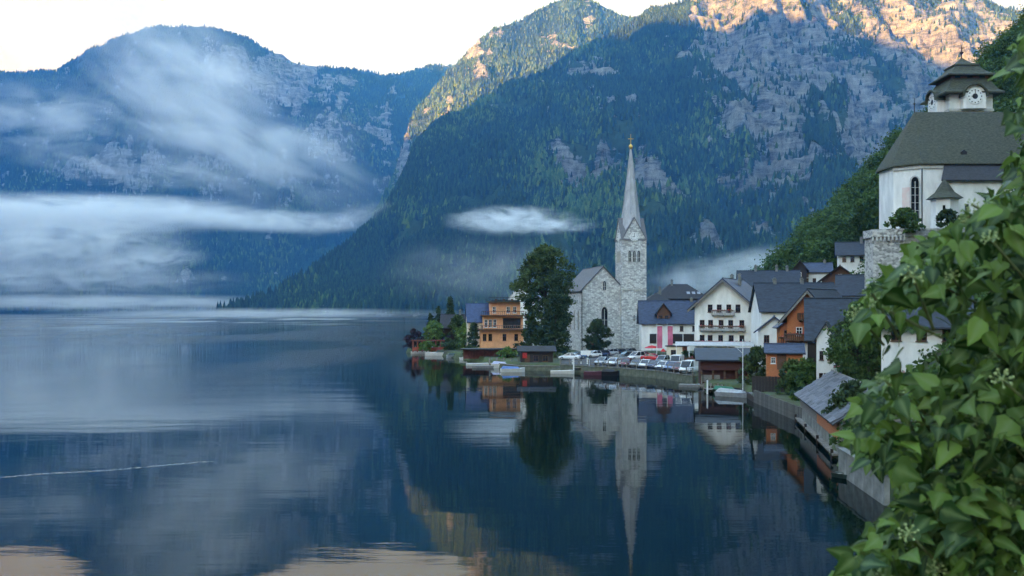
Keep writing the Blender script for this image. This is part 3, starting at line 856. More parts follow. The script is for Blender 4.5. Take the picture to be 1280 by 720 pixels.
# ------------------------------------------------------------------ lakeside church with the pointed spire
def stone_church():
    t = place('stone_church', 'pale stone church with tall pointed grey spire beside the car park', 'church', 754, 249, rz=9, z=1.4)
    W, D, H, RH = 10.8, 22, 15.4, 5.6
    body(t, W, D, H, RH, church_stone, 'y', 'nave_wall')
    roof(t, W, D, H, RH, M('church_slate', (.085, .085, .095), .6, .35, 2, bump=.3), 'y', .3, .5, .25, 'nave_roof')
    # corner buttresses, string course, downpipe
    for sx in (-1, 1):
        b = MB(); b.prism([(sx*W/2-.45, -1.5), (sx*W/2+.45, -1.5), (sx*W/2+.45, H-3), (sx*W/2+.0, H-1.8), (sx*W/2-.45, H-3)], -.5, -.003)
        b.build('buttress', church_stone, t)
    b = MB(); b.box(-W/2+.46, W/2-.46, -.12, -.003, 2.6, 2.85); b.build('string_course', stone_trim, t)
    b = MB(); b.tube((-W/2-.2, -.7, 0), (-W/2-.2, -.7, H-.6), .09); b.build('downpipe', iron, t)
    def lancet(parent, x, y, z, w, h, name='lancet_window', mat=stone_trim, rz=0):
        n = 7
        arc = [(w/2*math.cos(math.pi*i/(n-1)), h-w*.55+w*.75*math.sin(math.pi*i/(n-1))) for i in range(n)]
        pts = [(-w/2, 0), (w/2, 0)] + arc
        f = MB(); inner = [(p[0]*.78, (p[1]-h*.5)*.9+h*.5) for p in pts]
        m = len(pts)
        f.add([(p[0], -.12, p[1]) for p in pts]+[(p[0], -.12, p[1]) for p in inner]+[(p[0], .02, p[1]) for p in pts]+[(p[0], .02, p[1]) for p in inner],
              [(i, (i+1) % m, (i+1) % m+m, i+m) for i in range(m)]+[(i, i+2*m, (i+1) % m+2*m, (i+1) % m) for i in range(m)]+[(i+m, (i+1) % m+m, (i+1) % m+3*m, i+3*m) for i in range(m)])
        f.box(-.05, .05, -.1, .0, h*.08, h*.9); f.box(-w*.38, w*.38, -.09, .0, h*.4, h*.4+.08)
        o = f.build(name, mat, parent, loc=(x, y, z), rot=(0, 0, rz))
        g = MB(); g.prism(inner, -.045, -.01); g.build('pane', glass, o)
        return o
    lancet(t, .3, 0, 5.6, 2.0, 5.4)
    lancet(t, .3, 0, 15.2, 1.0, 2.3)
    for q in range(4): lancet(t, -W/2, 4+q*4.6, 5, 1.5, 5.2, rz=-math.pi/2)
    b = MB(); b.prism([(-1.2, 0), (1.2, 0), (1.2, 2.4), (0, 3.4), (-1.2, 2.4)], -.12, -.02); b.build('door', timber_brown, t, loc=(-2.6, 0, -.2))
    # tower
    tw = 6.3; cx = W/2 + tw/2 - 1.0; cy = tw/2 - 1.6
    def T(mb, name, mat, **k): return mb.build(name, mat, tower, **k)
    tb = MB(); tb.box(-tw/2, tw/2, -tw/2, tw/2, -1.5, 28.0)
    tower = tb.build('tower', church_stone, t, loc=(cx, cy, 0))
    for z in (2.6, 15.2):
        c = MB(); c.box(-tw/2-.12, tw/2+.12, -tw/2-.12, tw/2+.12, z, z+.3); T(c, 'string_course', stone_trim)
    for q, (dx, dy, rz) in enumerate(((0, -1, 0), (-1, 0, -math.pi/2), (1, 0, math.pi/2), (0, 1, math.pi))):
        g = MB(); g.prism([(-tw/2, 0), (tw/2, 0), (0, 5.2)], -tw/2-.001*q, -tw/2+2.4)
        go = g.build('gable', church_stone, tower, loc=(0, 0, 28.002), rot=(0, 0, rz))
        e = MB(); k = math.hypot(tw/2, 5.2)
        for s in (-1, 1):
            e.prism([(s*(tw/2+.2), -.25), (s*(tw/2+.01), -.25), (0, 5.22), (0, 5.55)] if s > 0 else [(-(tw/2+.01), -.25), (-(tw/2+.2), -.25), (0, 5.55), (0, 5.22)], -tw/2-.18, -tw/2+2.2)
        e.build('gable_coping', M('grey_coping', (.14, .14, .15), .6, .2, 2), tower, loc=(0, 0, 28.002), rot=(0, 0, rz))
        ck = MB(); ck.lathe([(1.12, 0), (1.12, .08), (1.0, .10)], 24); c = ck.build('clock_face', white_paint, tower, loc=(dx*(tw/2+.03), dy*(tw/2+.03), 28.6), rot=(math.pi/2, 0, rz))
        clock_dial(tower, (dx*(tw/2+.03), dy*(tw/2+.03), 28.6), (math.pi/2, 0, rz), .82, .07, .105)
        for s in (-1.15, 0, 1.15):
            v = Matrix.Rotation(rz, 4, 'Z') @ Vector((s, -tw/2, 0))
            lancet(tower, v.x, v.y, 22.2, .85, 2.9, 'belfry_opening', stone_trim, rz)
        if q < 2:
            v = Matrix.Rotation(rz, 4, 'Z') @ Vector((0, -tw/2, 0)); lancet(tower, v.x, v.y, 7.5, .5, 1.5, 'slit_window', stone_trim, rz)
    s = MB(); s.lathe([(3.25, 28.0), (2.35, 33.0), (1.75, 37.0), (1.1, 42.5), (.55, 47.0), (.14, 51.0)], 8)
    spire = T(s, 'spire', roof_lead)
    for q in range(8):
        a = 2*math.pi*(q+.5)/8
        r_ = MB(); r_.tube((2.37*math.cos(a), 2.37*math.sin(a), 33.0), (.14*math.cos(a), .14*math.sin(a), 51), .07, n=5); r_.build('spire_rib', roof_lead, t, loc=(cx, cy, 0))
    f = MB(); f.lathe([(.08, 50.8), (.42, 51.2), (.5, 51.6), (.36, 52.0), (.08, 52.3), (.06, 54.8)], 10); f.box(-.7, .7, -.06, .06, 53.5, 53.66)
    T(f, 'finial', gold, smooth=False)
stone_church()

# ------------------------------------------------------------------ parish church on the terrace
def parish_church():
    Y0 = 165
    t = place('hill_church', 'white church with mossy roof and pagoda topped clock tower on the hillside', 'church', 1128, Y0, 290)
    s = Y0/F
    def lx(px): return X(px, Y0)-X(1128, Y0)
    zb = Z(290, Y0)
    H = Z(205, Y0)-zb; RHt = Z(140, Y0)-zb
    # apse: half octagon closing the nave, nave runs right
    a0 = X(1101, Y0+9)-X(1128, Y0); a1 = lx(1168); xr = lx(1305)
    dep = 13.0
    apse = [(a0, 3.2), (a0+3.4, 0), (xr, 0), (xr, dep), (a0+3.4, dep), (a0, dep-3.2)]
    m = MB(); m.prism_z(apse, -3, H); m.build('wall', plaster, t)
    rd = MB(); o = .55
    ap = [(a0-o, 3.0), (a0+3.2, -o), (xr+o, -o), (xr+o, dep+o), (a0+3.2, dep+o), (a0-o, dep-3.0)]
    rx = X(1143, Y0+dep/2)-X(1128, Y0); RHt = Z(140, Y0+dep/2)-zb; n = 6
    vs = [(p[0], p[1], H-.1) for p in ap] + [(rx, dep/2, RHt), (xr+o, dep/2, RHt)] + [(p[0], p[1], H+.12) for p in ap]
    rd.add(vs, [(5,4,3,2,1,0), (0,1,9,8), (1,2,10,9), (2,3,11,10), (3,4,12,11), (4,5,13,12), (5,0,8,13), (8,9,6), (9,10,7,6), (10,11,7), (11,12,6,7), (12,13,6), (13,8,6)])
    ro = rd.build('nave_roof', roof_moss, t)
    f = MB(); f.tube((rx, dep/2, RHt-.2), (rx, dep/2, RHt+2.4), .09, .04); f.lathe([(.05, RHt+1.2), (.22, RHt+1.4), (.05, RHt+1.6)], 8, (rx, dep/2)); f.build('finial', iron, ro)
    dm = MB(); dm.prism([(-.5, 0), (.5, 0), (.5, .7), (0, 1.1), (-.5, .7)], -.9, .9); dm.build('dormer', slate_black, ro, loc=(lx(1207), 1.45, H+1.4))
    co = MB(); co.prism_z([(p[0]*1.0, p[1]) for p in [(a0-.2, 3.1), (a0+3.3, -.22), (xr+.2, -.22), (xr+.2, -.02), (a0+3.42, -.02), (a0-.02, 3.24)]], H-.75, H-.35); co.build('cornice', stone_trim, t)
    # tall gothic windows
    def tall(x, y, rz, w=1.25, h=6.6, z=2.3):
        nn = 7; pts = [(-w/2, 0), (w/2, 0)] + [(w/2*math.cos(math.pi*i/(nn-1)), h-w*.5+w*.7*math.sin(math.pi*i/(nn-1))) for i in range(nn)]
        fr = MB(); fr.prism([(p[0]*1.35, (p[1]-h/2)*1.06+h/2) for p in pts], -.07, -.005)
        w_ = fr.build('tall_window', stone_trim, t, loc=(x, y, z), rot=(0, 0, rz))
        g = MB(); g.prism(pts, -.10, -.072); g.build('pane', glass, w_)
        b = MB(); b.box(-.06, .06, -.14, -.101, 0, h*.92)
        for q in range(1, 5): b.box(-w*.48, w*.48, -.13, -.102, h*q/5.2-.03, h*q/5.2+.03)
        b.build('mullion', stone_trim, w_)
    tall(lx(1143.5), 0, 0)
    # faded wall painting beside the window
    pm = M('faded_fresco', (.62, .44, .42), .9, .25, 1.2, c2=(.7, .66, .62))
    b = MB(); b.box(-.75, .75, -.03, -.004, 2.2, 7.6); b.build('fresco', pm, t, loc=(a0+1.6, 1.69, 0), rot=(0, 0, -math.atan2(3.2, 3.4)))
    b = MB(); b.tube((lx(1152), -.16, 0), (lx(1152), -.16, H-.8), .1); b.build('downpipe', iron, t)
    # sacristy lean-to in front of the nave
    x0 = lx(1166); x1 = lx(1290); z1 = Z(228, Y0)-zb; z2 = Z(207, Y0)-zb
    b = MB(); b.prism_z([(x0+.5, -3.6), (x1, -3.6), (x1, -.01), (x0+.5, -.01)], -3, z1-.1); b.build('sacristy_wall', plaster, t)
    b = MB(); b.hexa([(x0-.4, -4.2, z1-.35), (x1+.3, -4.2, z1-.35), (x1+.3, -.012, z2), (x0+1.9, -.012, z2), (x0-.4, -4.2, z1-.1), (x1+.3, -4.2, z1-.1), (x1+.3, -.012, z2+.25), (x0+1.9, -.012, z2+.25)])
    b.build('sacristy_roof', slate_black, t)
    win(t, lx(1196), -3.6, Z(262, Y0)-zb-.9, .75, 1.5, fr=stone_trim, bars=False)
    win(t, lx(1222), -3.6, Z(262, Y0)-zb-.9, .75, 1.5, fr=stone_trim, bars=False)
    # stair turret with pyramid cap
    xc = lx(1163); ze = Z(252, Y0)-zb; zt = Z(233, Y0)-zb
    b = MB(); b.lathe([(2.1, -3), (2.1, ze)], 6, (xc, -5.4)); b.build('turret_wall', plaster, t)
    b = MB(); b.lathe([(2.85, ze-.15), (1.5, ze+.9), (.5, zt), (.06, zt+.5)], 6, (xc, -5.4)); b.build('turret_roof', roof_moss, t)
    win(t, xc-.9, -7.24, ze-2.2, .5, .9, fr=stone_trim, bars=False)
    # clock tower behind the ridge
    tw = 7.7; tx = lx(1214); ty = dep+tw/2+.3
    k = (Y0+ty)/Y0
    def zt_(py): return CAMZ + (HZ-py)/F*(Y0+ty-tw/2) - zb
    tx = X(1214, Y0+ty-tw/2)-X(1128, Y0)
    b = MB(); b.box(-tw/2, tw/2, -tw/2, tw/2, -4, zt_(108)); tower = b.build('tower', plaster, t, loc=(tx, ty, 0))
    b = MB(); b.box(-tw/2-.18, tw/2+.18, -tw/2-.18, tw/2+.18, zt_(139), zt_(136)); b.build('tower_cornice', stone_trim, tower)
    def tier(z0, z1, r0, r1, mat, name, sag=.0):
        q = 1.414
        m = MB()
        pr = [(r0*q, z0), (r0*q, z0+.25)]
        for i in range(1, 6):
            u = i/5; rr_ = r0+(r1-r0)*(u**.72); pr.append((rr_*q, z0+.25+(z1-z0-.25)*u**1.15))
        m.lathe(pr, 4); return m.build(name, mat, tower)
    tier(zt_(118), zt_(97), tw/2+1.5, 3.4, roof_moss, 'lower_roof')
    b = MB(); b.box(-3.3, 3.3, -3.3, 3.3, zt_(99), zt_(89)); b.build('lantern', M('red_brown_boards', (.17, .06, .035), .8, .3, 3), tower)
    for s_ in (-2.2, 0, 2.2):
        b = MB(); b.box(s_-.5, s_+.5, -3.34, -3.301, zt_(97.5), zt_(92)); b.build('louvre', slate_black, tower)
    tier(zt_(94), zt_(75), 4.3, 1.7, roof_moss, 'middle_roof')
    b = MB(); b.box(-1.3, 1.3, -1.3, 1.3, zt_(80), zt_(75.5)); b.build('upper_lantern', timber_brown, tower)
    tier(zt_(79), zt_(66), 2.3, .12, roof_moss, 'cap_roof')
    b = MB(); b.lathe([(.12, zt_(67)), (.1, zt_(61)), (.4, zt_(59)), (.1, zt_(57)), (.05, zt_(50))], 8); b.box(-.5, .5, -.04, .04, zt_(53.5), zt_(52.6)); b.build('finial', iron, tower)
    # clocks in round topped dormers that cut the lower roof
    for dx, dy, rz in ((0, -1, 0), (-1, 0, -math.pi/2)):
        zc = zt_(122.5)
        arc = [(2.0*math.cos(math.pi*i/8), 2.0*math.sin(math.pi*i/8)) for i in range(9)]
        b = MB(); b.prism([(2.0, -2.1)] + arc + [(-2.0, -2.1)], -tw/2-1.45, -tw/2+.2); d_ = b.build('clock_gable', plaster, tower, loc=(0, 0, zc), rot=(0, 0, rz))
        b = MB()
        for i in range(8):
            p, q = arc[i], arc[i+1]
            b.hexa([(p[0], -tw/2-2.0, p[1]), (p[0]*1.14, -tw/2-2.0, p[1]*1.14), (p[0]*1.14, -tw/2+2, p[1]*1.14), (p[0], -tw/2+2, p[1]), (q[0], -tw/2-2.0, q[1]), (q[0]*1.14, -tw/2-2.0, q[1]*1.14), (q[0]*1.14, -tw/2+2, q[1]*1.14), (q[0], -tw/2+2, q[1])])
        b.build('clock_hood', roof_moss, tower, loc=(0, 0, zc), rot=(0, 0, rz))
        b = MB(); b.lathe([(1.42, 0), (1.42, .06), (1.34, .08)], 28); c = b.build('clock_face', white_paint, d_, loc=(0, -tw/2-1.46, 0), rot=(math.pi/2, 0, 0))
        q_ = (0 if rz == 0 else -tw/2-1.46, -tw/2-1.46 if rz == 0 else 0, zc)
        clock_dial(tower, q_, (math.pi/2, 0, rz), 1.12, .1, .085)
        h_ = MB(); h_.lathe([(.5, .081), (.5, .09)], 16); h_.build('dial_centre', iron, tower, loc=q_, rot=(math.pi/2, 0, rz))
    # retaining wall
    w_ = empty('retaining_wall', (X(1106, 160), 160, 0), 0, 'rough stone retaining wall with arched corbels below the hill church', 'wall')
    zt2 = Z(290, 160); zb2 = zt2-9
    b = MB(); b.prism_z([(-2.0, -.5), (2.2, -2.6), (26, -2.6), (26, .8), (-2.0, 3.5)], zb2, zt2-.9); b.build('wall', wall_stone, w_)
    b = MB(); b.prism_z([(-2.3, -.8), (2.1, -3.0), (26, -3.0), (26, -2.2), (2.3, -2.2), (-1.6, -.2), (-1.6, 3.5), (-2.3, 3.5)], zt2-.899, zt2+.35); b.build('parapet', wall_stone, w_)
    for q in range(9):
        u = q/8.0; xx = -2.1+4.2*u; yy = -.65-2.15*u
        b = MB(); b.box(-.14, .14, -.3, .2, zt2-1.5, zt2-.901); b.build('corbel', stone_trim, w_, loc=(xx, yy, 0), rot=(0, 0, -.47))
parish_church()

# ------------------------------------------------------------------ hotel with balconies
balcony_grey = M('pale_grey_balcony_boards', (.38, .37, .36), .8, .3, 3)
def hotel():
    t = place('gabled_hotel', 'white four storey gabled house with grey balconies and blue slate roof', 'house', 905, 205, 434, rz=-27)
    W, D, H, RH = 12.4, 15, 8.6, 5.3
    body(t, W, D, H, RH, plaster, 'y'); rf = roof(t, W, D, H, RH, slate, 'y', 1.3, 1.2, .28)
    b = MB()
    for s in (-1, 1):
        sl = RH/(W/2); b.prism([(s*(W/2+1.2), H-1.2*sl-.02), (0, H+RH-.02), (0, H+RH-.42), (s*(W/2+1.2), H-1.2*sl-.42)][::(-1 if s > 0 else 1)], -1.28, -1.1)
    b.build('bargeboard', timber_grey, t)
    for z, xs in ((.9, (-4.6, -2.9, -.7, 1.5, 3.7)), (4.0, (-4.6, -2.8, -.6, 1.4, 3.7)), (7.2, (-2.9, -1.0, 1.0, 2.9))):
        for x in xs: win(t, x, 0, z, 1.0, 1.6, fr=frame_brown, shutters=None)
    balcony(t, -6.0, 5.9, 0, .2, 1.2, balcony_grey, flowers=pink_flower)
    balcony(t, -5.0, 4.6, 0, 3.4, 1.1, balcony_grey, flowers=red_flower)
    balcony(t, -2.4, 2.3, 0, 6.6, 1.0, balcony_grey, flowers=red_flower)
    for z in (1.0, 4.1): 
        balcony(t, 0, 4.5, 0, 0, 1.1, timber_brown, loc=(W/2, 1.2, z-.7), rz=math.pi/2)
        for y in (2.2, 4.6, 8.5, 11): win(t, W/2, y, z, .85, 1.45, rz=math.pi/2, fr=frame_brown)
    chimney(t, 1.6, 6.5, H+2, H+RH+1.2); chimney(t, -1.2, 11, H+3, H+RH+1.2)
hotel()

def house(name, label, px, Y, py, rz, W, D, H, RH, wall, roofm, ridge='x', wins=(), fr=None, win_size=(.85, 1.25), oh=.6, chim=(), door=None, group=None, side_wins=(), shutters=None, t_roof=.22):
    t = place(name, label, 'house', px, Y, py, rz=rz, group=group)
    body(t, W, D, H, RH, wall, ridge); roof(t, W, D, H, RH, roofm, ridge, oh, oh, t_roof)
    for x, z in wins: win(t, x, 0, z, *win_size, fr=fr, shutters=shutters)
    for y, z in side_wins: win(t, -W/2, y, z, *win_size, rz=-math.pi/2, fr=fr)
    for x, y, zt in chim: chimney(t, x, y, H, zt)
    if door:
        b = MB(); b.box(-.5, .5, -.07, -.004, 0, 2.1); b.box(-.6, -.501, -.1, -.004, 0, 2.2); b.box(.501, .6, -.1, -.004, 0, 2.2); d_ = b.build('door', door[1], t, loc=(door[0], 0, 0))
        h_ = MB(); h_.box(.3, .38, -.12, -.071, 1.0, 1.15); h_.build('handle', iron, d_)
    return t

# blue roofed inn between tower and hotel
t = house('blue_roofed_house', 'long white house with blue slate roof and timber dormer beside the stone tower', 842, 226, 430, -4, 14.5, 9, 5.0, 4.6, plaster, slate, 'x', wins=((-1.0, 2.9), (1.8, 2.9), (4.6, 2.9)), chim=((4.5, 4.5, 10.3),), win_size=(.8, 1.2), fr=frame_brown)
dm = MB(); dm.prism([(-1.5, -1.2), (1.5, -1.2), (1.5, 1.0), (0, 2.9), (-1.5, 1.0)], .55, 4.2); d_ = dm.build('dormer', timber_brown, t, loc=(-2.2, 0, 6.0))
dm = MB()
for s in (-1, 1): dm.prism([(s*2.0, .55), (0, 3.05), (0, 3.3), (s*2.0, .8)][::(-1 if s > 0 else 1)], .0, 4.3)
dm.build('dormer_roof', slate_navy, d_)
for s in (-.65, .65): win(d_, s, .54, -.6, .8, 1.1, fr=frame_brown)
for x in (-4.2, .8, 3.4):
    g = MB(); g.box(-1.2, 1.2, -.1, -.004, 0, 2.2); g.build('garage_door', timber_dark, t, loc=(x, 0, .1))
# dark roofs behind
def hip_house(name, label, px, Y, pybase, W, D, H, RH, wall, roofm, rz=0):
    t = place(name, label, 'house', px, Y, pybase, rz=rz)
    m = MB(); m.box(-W/2, W/2, 0, D, -2, H); m.build('wall', wall, t)
    o = .7; r_ = MB(); hx = W/2-D*.45
    r_.add([(-W/2-o, -o, H-.1), (W/2+o, -o, H-.1), (W/2+o, D+o, H-.1), (-W/2-o, D+o, H-.1), (-W/2-o, -o, H+.1), (W/2+o, -o, H+.1), (W/2+o, D+o, H+.1), (-W/2-o, D+o, H+.1), (-hx, D/2, H+RH), (hx, D/2, H+RH)],
           [(3,2,1,0), (0,1,5,4), (1,2,6,5), (2,3,7,6), (3,0,4,7), (4,5,9,8), (6,7,8,9), (5,6,9), (7,4,8)])
    rf = r_.build('roof', roofm, t)
    return t, rf
t, rf = hip_house('dark_hipped_house', 'dark hipped roof house behind the blue roofed inn with three skylights', 852, 285, 385, 15, 11, 2.6, 4.4, timber_dark, slate_black)
for q in range(3):
    b = MB(); b.box(-.45, .45, -.5, .5, 0, .08); b.build('skylight', roof_grey, rf, loc=(2.2+q*1.5, 1.55, 4.35), rot=(.68, 0, 0))
chimney(t, -2, 5, 5, 8)
t, rf = hip_house('dark_hipped_house', 'low dark hipped roof right behind the stone tower', 823, 262, 392, 8, 9, 2.6, 3.0, timber_dark, slate_black); chimney(t, 1, 4, 4, 7)
house('dark_gabled_house', 'dark slate roof peeping over the hotel ridge', 962, 240, 376, -10, 14, 9, 3.2, 4.0, plaster_warm, slate_navy, 'x', wins=((-4, 1.2), (0, 1.2), (4, 1.2)), chim=((-3, 4.5, 8.6), (2, 4.5, 8.6), (4.5, 4.5, 8.4)))
# ochre house and the large navy roof
house('ochre_house', 'narrow ochre yellow house squeezed between hotel and navy roof', 950, 190, 438, -24, 3.2, 8, 8.4, 1.8, plaster_yellow, slate_navy, 'y', wins=((0, 1.5), (0, 4.4)), fr=frame_white, win_size=(.8, 1.3), oh=.4)
t = house('navy_roofed_house', 'large white house with broad dark navy roof behind the timber house', 1000, 180, 445, -3, 13.8, 10, 8.3, 4.8, plaster, slate_navy, 'x', wins=((-2.6, 5.2), (.2, 5.2), (3, 5.2)), chim=((-3.5, 5, 14.0), (1.5, 5, 14.0)), oh=.5)
# timber house with orange gable
t = house('timber_gable_house', 'orange timber gable house hung with red flowers above the water', 1012, 140, 452, -38, 6.6, 9.5, 6.4, 3.6, timber_orange, slate_navy, 'y', wins=((-1.5, 3.6), (1.2, 3.6), (0, 6.4)), fr=frame_white, win_size=(.9, 1.25), oh=.9)
balcony(t, -3.2, 3.2, 0, 2.9, 1.2, timber_brown, flowers=red_flower, solid=True)
balcony(t, -1.4, 1.4, 0, 5.8, .9, timber_brown, flowers=red_flower, solid=True)
b = MB()
for s in (-1, 1): b.prism([(s*4.2, 5.42), (0, 9.99), (0, 9.59), (s*4.2, 5.02)][::(-1 if s > 0 else 1)], -.98, -.86)
b.build('bargeboard', timber_grey, t)
b = MB(); b.box(-3.3, 3.3, -.12, -.004, -1.4, 2.6); b.build('plaster_base', plaster, t)
t = house('timber_bay_house', 'small orange timber bay with blue roof left of the timber gable', 990, 146, 447, -8, 3.4, 4, 4.6, 1.3, timber_orange, slate, 'y', wins=((-.8, 3.0), (.7, 3.0)), fr=frame_brown, win_size=(.7, 1.0), oh=.5)
balcony(t, -2.0, 1.6, 0, 2.0, .9, timber_brown, flowers=pink_flower)
t = house('boat_shed', 'low orange shed with curved blue metal roof at the garden edge', 981, 132, 462, -12, 4.6, 3.4, 2.2, .9, timber_orange, slate, 'x', wins=((-1.5, .8),), fr=frame_white, win_size=(.6, .8), oh=.35, door=(-.4, timber_brown))
# white narrow house end by the boathouse
t = house('white_narrow_house', 'tall narrow white house end with two windows above the shingled boathouse', 1032, 113, 485, -20, 2.0, 7, 5.6, 1.6, plaster, slate_navy, 'y', wins=((-.45, 3.2), (.45, 3.2), (-.5, .7), (0, .7), (.5, .7)), fr=frame_brown, win_size=(.42, 1.0), oh=.35)
b = flower_row(t, .9, 1.5, -.2, 2.4, pink_flower, 60, .2); b.location = (0, 0, 0)
house('dark_roofed_house', 'wide dark slate roof house to the right of the timber gable', 1047, 133, 446, -16, 7.6, 8, 2.6, 5.0, timber_dark, slate_navy, 'x', wins=((-1.5, .8), (1.5, .8)), oh=.5)
# on the hillside
house('hillside_house', 'white hillside house with grey blue roof and a dark cypress in front', 1020, 250, 357, -14, 7.4, 6, 3.5, 2.1, plaster, slate, 'x', wins=((-2.2, .6), (-.4, .6), (1.8, .6), (-2.2, 2.2)), fr=frame_brown, chim=((2.2, 3, 6.4),), oh=.5)
house('hillside_house', 'dark brown gable front joined to the white hillside house', 1000, 249, 357, -14, 3.2, 6, 4.2, 1.9, timber_dark, slate_black, 'y', wins=((0, 2.4),), fr=frame_white, win_size=(.7, .9), oh=.5)
house('hillside_house', 'low dark hut at the foot of the wooded hill', 985, 256, 357, -14, 3.6, 5, 2.2, 1.1, timber_dark, slate_black, 'x', oh=.4)
house('hillside_house', 'white upper hillside house with dark blue roof below the stone wall', 1069, 228, 335, -16, 7.4, 6.5, 3.3, 2.6, plaster, slate_navy, 'x', wins=((-2.4, 1.4), (-.6, 1.4), (1.4, 1.4)), fr=frame_brown, chim=((1.5, 3, 7.0),), oh=.7)
b_ = house('terrace_house', 'white house with wooden balcony half hidden behind the ivy', 1152, 92, 486, -24, 7.0, 6, 6.2, 2.4, plaster, slate_navy, 'x', wins=((-2.2, 4.4), (0, 4.4), (2.2, 4.4), (-2.2, 1.0), (1.6, 1.0)), fr=frame_brown, win_size=(.9, 1.4), oh=.9)
balcony(b_, -3.3, 3.3, 0, .5, 1.2, timber_brown, flowers=red_flower, solid=True)

# ------------------------------------------------------------------ left end of the village
def orange_villa():
    Y0 = 245
    t = place('orange_villa', 'stepped orange villa of three storeys with terraces and dark balconies', 'house', 628, Y0, 430, rz=4)
    h = 3.45
    for k, (x0, x1, y) in enumerate(((-5.4, 5.2, 0), (-4.6, 5.2, 1.2), (-2.8, 4.6, 2.4))):
        m = MB(); m.box(x0, x1, y, 11, (-1.5 if k == 0 else k*h+.22), (k+1)*h); m.build('storey_wall', plaster_orange, t)
        m = MB(); m.box(x0-.6, x1+.6, y-1.4, 11.3, (k+1)*h+.002, (k+1)*h+.218); sl = m.build('terrace_slab', timber_brown if k < 2 else roof_moss, t)
        r_ = MB(); zz = (k+1)*h+.22
        for q in range(24):
            xx = x0-.5+q*(x1-x0+1)/23; r_.box(xx-.04, xx+.04, y-1.34, y-1.28, zz, zz+.9)
        r_.box(x0-.55, x1+.55, y-1.36, y-1.26, zz+.9, zz+1.0)
        r_.build('railing', timber_dark if k else timber_grey, t)
        if k < 2: flower_row(t, x0, x1, y-1.45, zz+.8, red_flower, 90)
    for x in (-4.4, -3.0, .5, 3.4): win(t, x, 0, .8, .9, 1.7, fr=frame_brown)
    for x in (-4.0, -2.9, -1.8): win(t, x, 1.2, h+.6, .8, 2.0, fr=frame_white)
    m = MB(); m.box(.2, 4.6, 1.08, 1.196, h+.4, h+2.9); m.build('loggia_shade_panel', slate_black, t)  # dark panel on the wall stands in for the shade inside the loggia
    for x in (-1.9, 1.6, 3.2): win(t, x, 2.4, 2*h+.7, .9, 1.6, fr=frame_white)
    m = MB(); m.box(-2.6, 4.4, 3, 10.6, 3*h+.22, 3*h+.5); m.build('roof_deck', slate_navy, t)
    for x in (-1.5, .5, 2.5):
        b = MB(); b.lathe([(.28, 0), (.34, .5)], 8); b.build('planter', timber_brown, t, loc=(x, 2.0, 3*h+.23))
orange_villa()
house('cream_blue_house', 'cream house with steep saturated blue roof left of the orange villa', 598, 252, 428, 6, 5.4, 8, 5.2, 4.4, plaster_warm, M('cobalt_sheet_roof', (.035, .06, .14), .4, .25, 1.5), 'x', wins=((-1.2, 3.0), (1.2, 3.0)), fr=frame_brown, oh=.3)
house('mansard_house', 'white gable with pale blue grey roof behind the tall lime tree', 651, 275, 425, -18, 8.0, 9, 10.6, 5.4, plaster, roof_grey, 'y', wins=((-1.5, 9.0), (1.5, 9.0), (-1.5, 6), (1.5, 6)), fr=frame_brown, oh=.3)
house('dark_gabled_house', 'low dark roof among the trees on the wooded point', 572, 268, 428, 0, 8.5, 7, 4.2, 3.0, timber_dark, slate_black, 'x', chim=((.5, 3.5, 8.6),), oh=.6)
# flat dark quay shed roof below the villa
t = place('quay_shelter', 'long low dark flat roofed shelter under the orange villa', 'shelter', 613, 222, rz=5, z=1.3)
m = MB(); m.prism_z([(-6.6, -1.8), (6.2, -1.8), (6.2, 2.6), (-6.6, 2.6)], 1.6, 1.85); m.build('roof', slate_black, t)
m = MB(); m.box(-6, 5.6, 1.8, 2.0, -.5, 1.59); m.build('back_wall', M('brick_red_wall', (.24, .09, .06), .9, .3, 2), t)
for q in range(6):
    m = MB(); m.box(-.08, .08, -.08, .08, -.5, 1.598); m.build('post', timber_brown, t, loc=(-6+q*2.3, -1.4, 0))
# pergola on the point
t = place('pergola', 'orange timber pergola with red curtains on the wooded point', 'pergola', 536, 262, rz=3, z=1.2)
for q in range(8):
    for y in (0, 3):
        m = MB(); m.box(-.11, .11, -.11, .11, -.6, 2.3); m.build('post', M('faded_red_timber', (.27, .085, .045), .8, .35, 3), t, loc=(-4.2+q*1.2, y, 0))
m = MB(); m.box(-4.6, 4.6, -.4, -.2, 2.301, 2.5); m.box(-4.6, 4.6, 3.1, 3.3, 2.301, 2.5); m.build('beam', M('faded_red_timber', (.27, .085, .045), .8, .35, 3), t)
for q in range(16):
    m = MB(); m.box(-.06, .06, -.7, 3.6, 2.502, 2.62); m.build('rafter', timber_brown, t, loc=(-4.4+q*.585, 0, 0))
m = MB(); m.box(-4.3, 4.3, -.2, -.12, -.2, .7); m.build('rail_panel', M('red_brown_panel', (.32, .07, .04), .8, .3, 3), t)
m = MB(); m.box(-1.4, 1.4, .8, 2, .6, .72); m.build('table_top', white_paint, t)

# farm houses on the far shore
for i, (px, Y, w, lb) in enumerate(((424, 1640, 11, 'tiny pale house on the far shore below the forest'), (466, 1600, 14, 'tiny long white house on the far shore near the point'), (478, 1610, 10, 'tiny white house furthest right on the far shore'), (405, 1650, 9, 'tiny white house furthest left on the far shore'), (440, 1625, 9, 'tiny grey house between the far shore houses'))):
    t = place('far_house', lb, 'house', px, Y, z=3.0, rz=-10+7*i)
    body(t, w, 9, 6, 3.5, plaster, 'x'); roof(t, w, 9, 6, 3.5, slate_black, 'x', .8, .8)
    for q in range(3): win(t, -w*.3+q*w*.3, 0, 2.5, 1.2, 1.6)

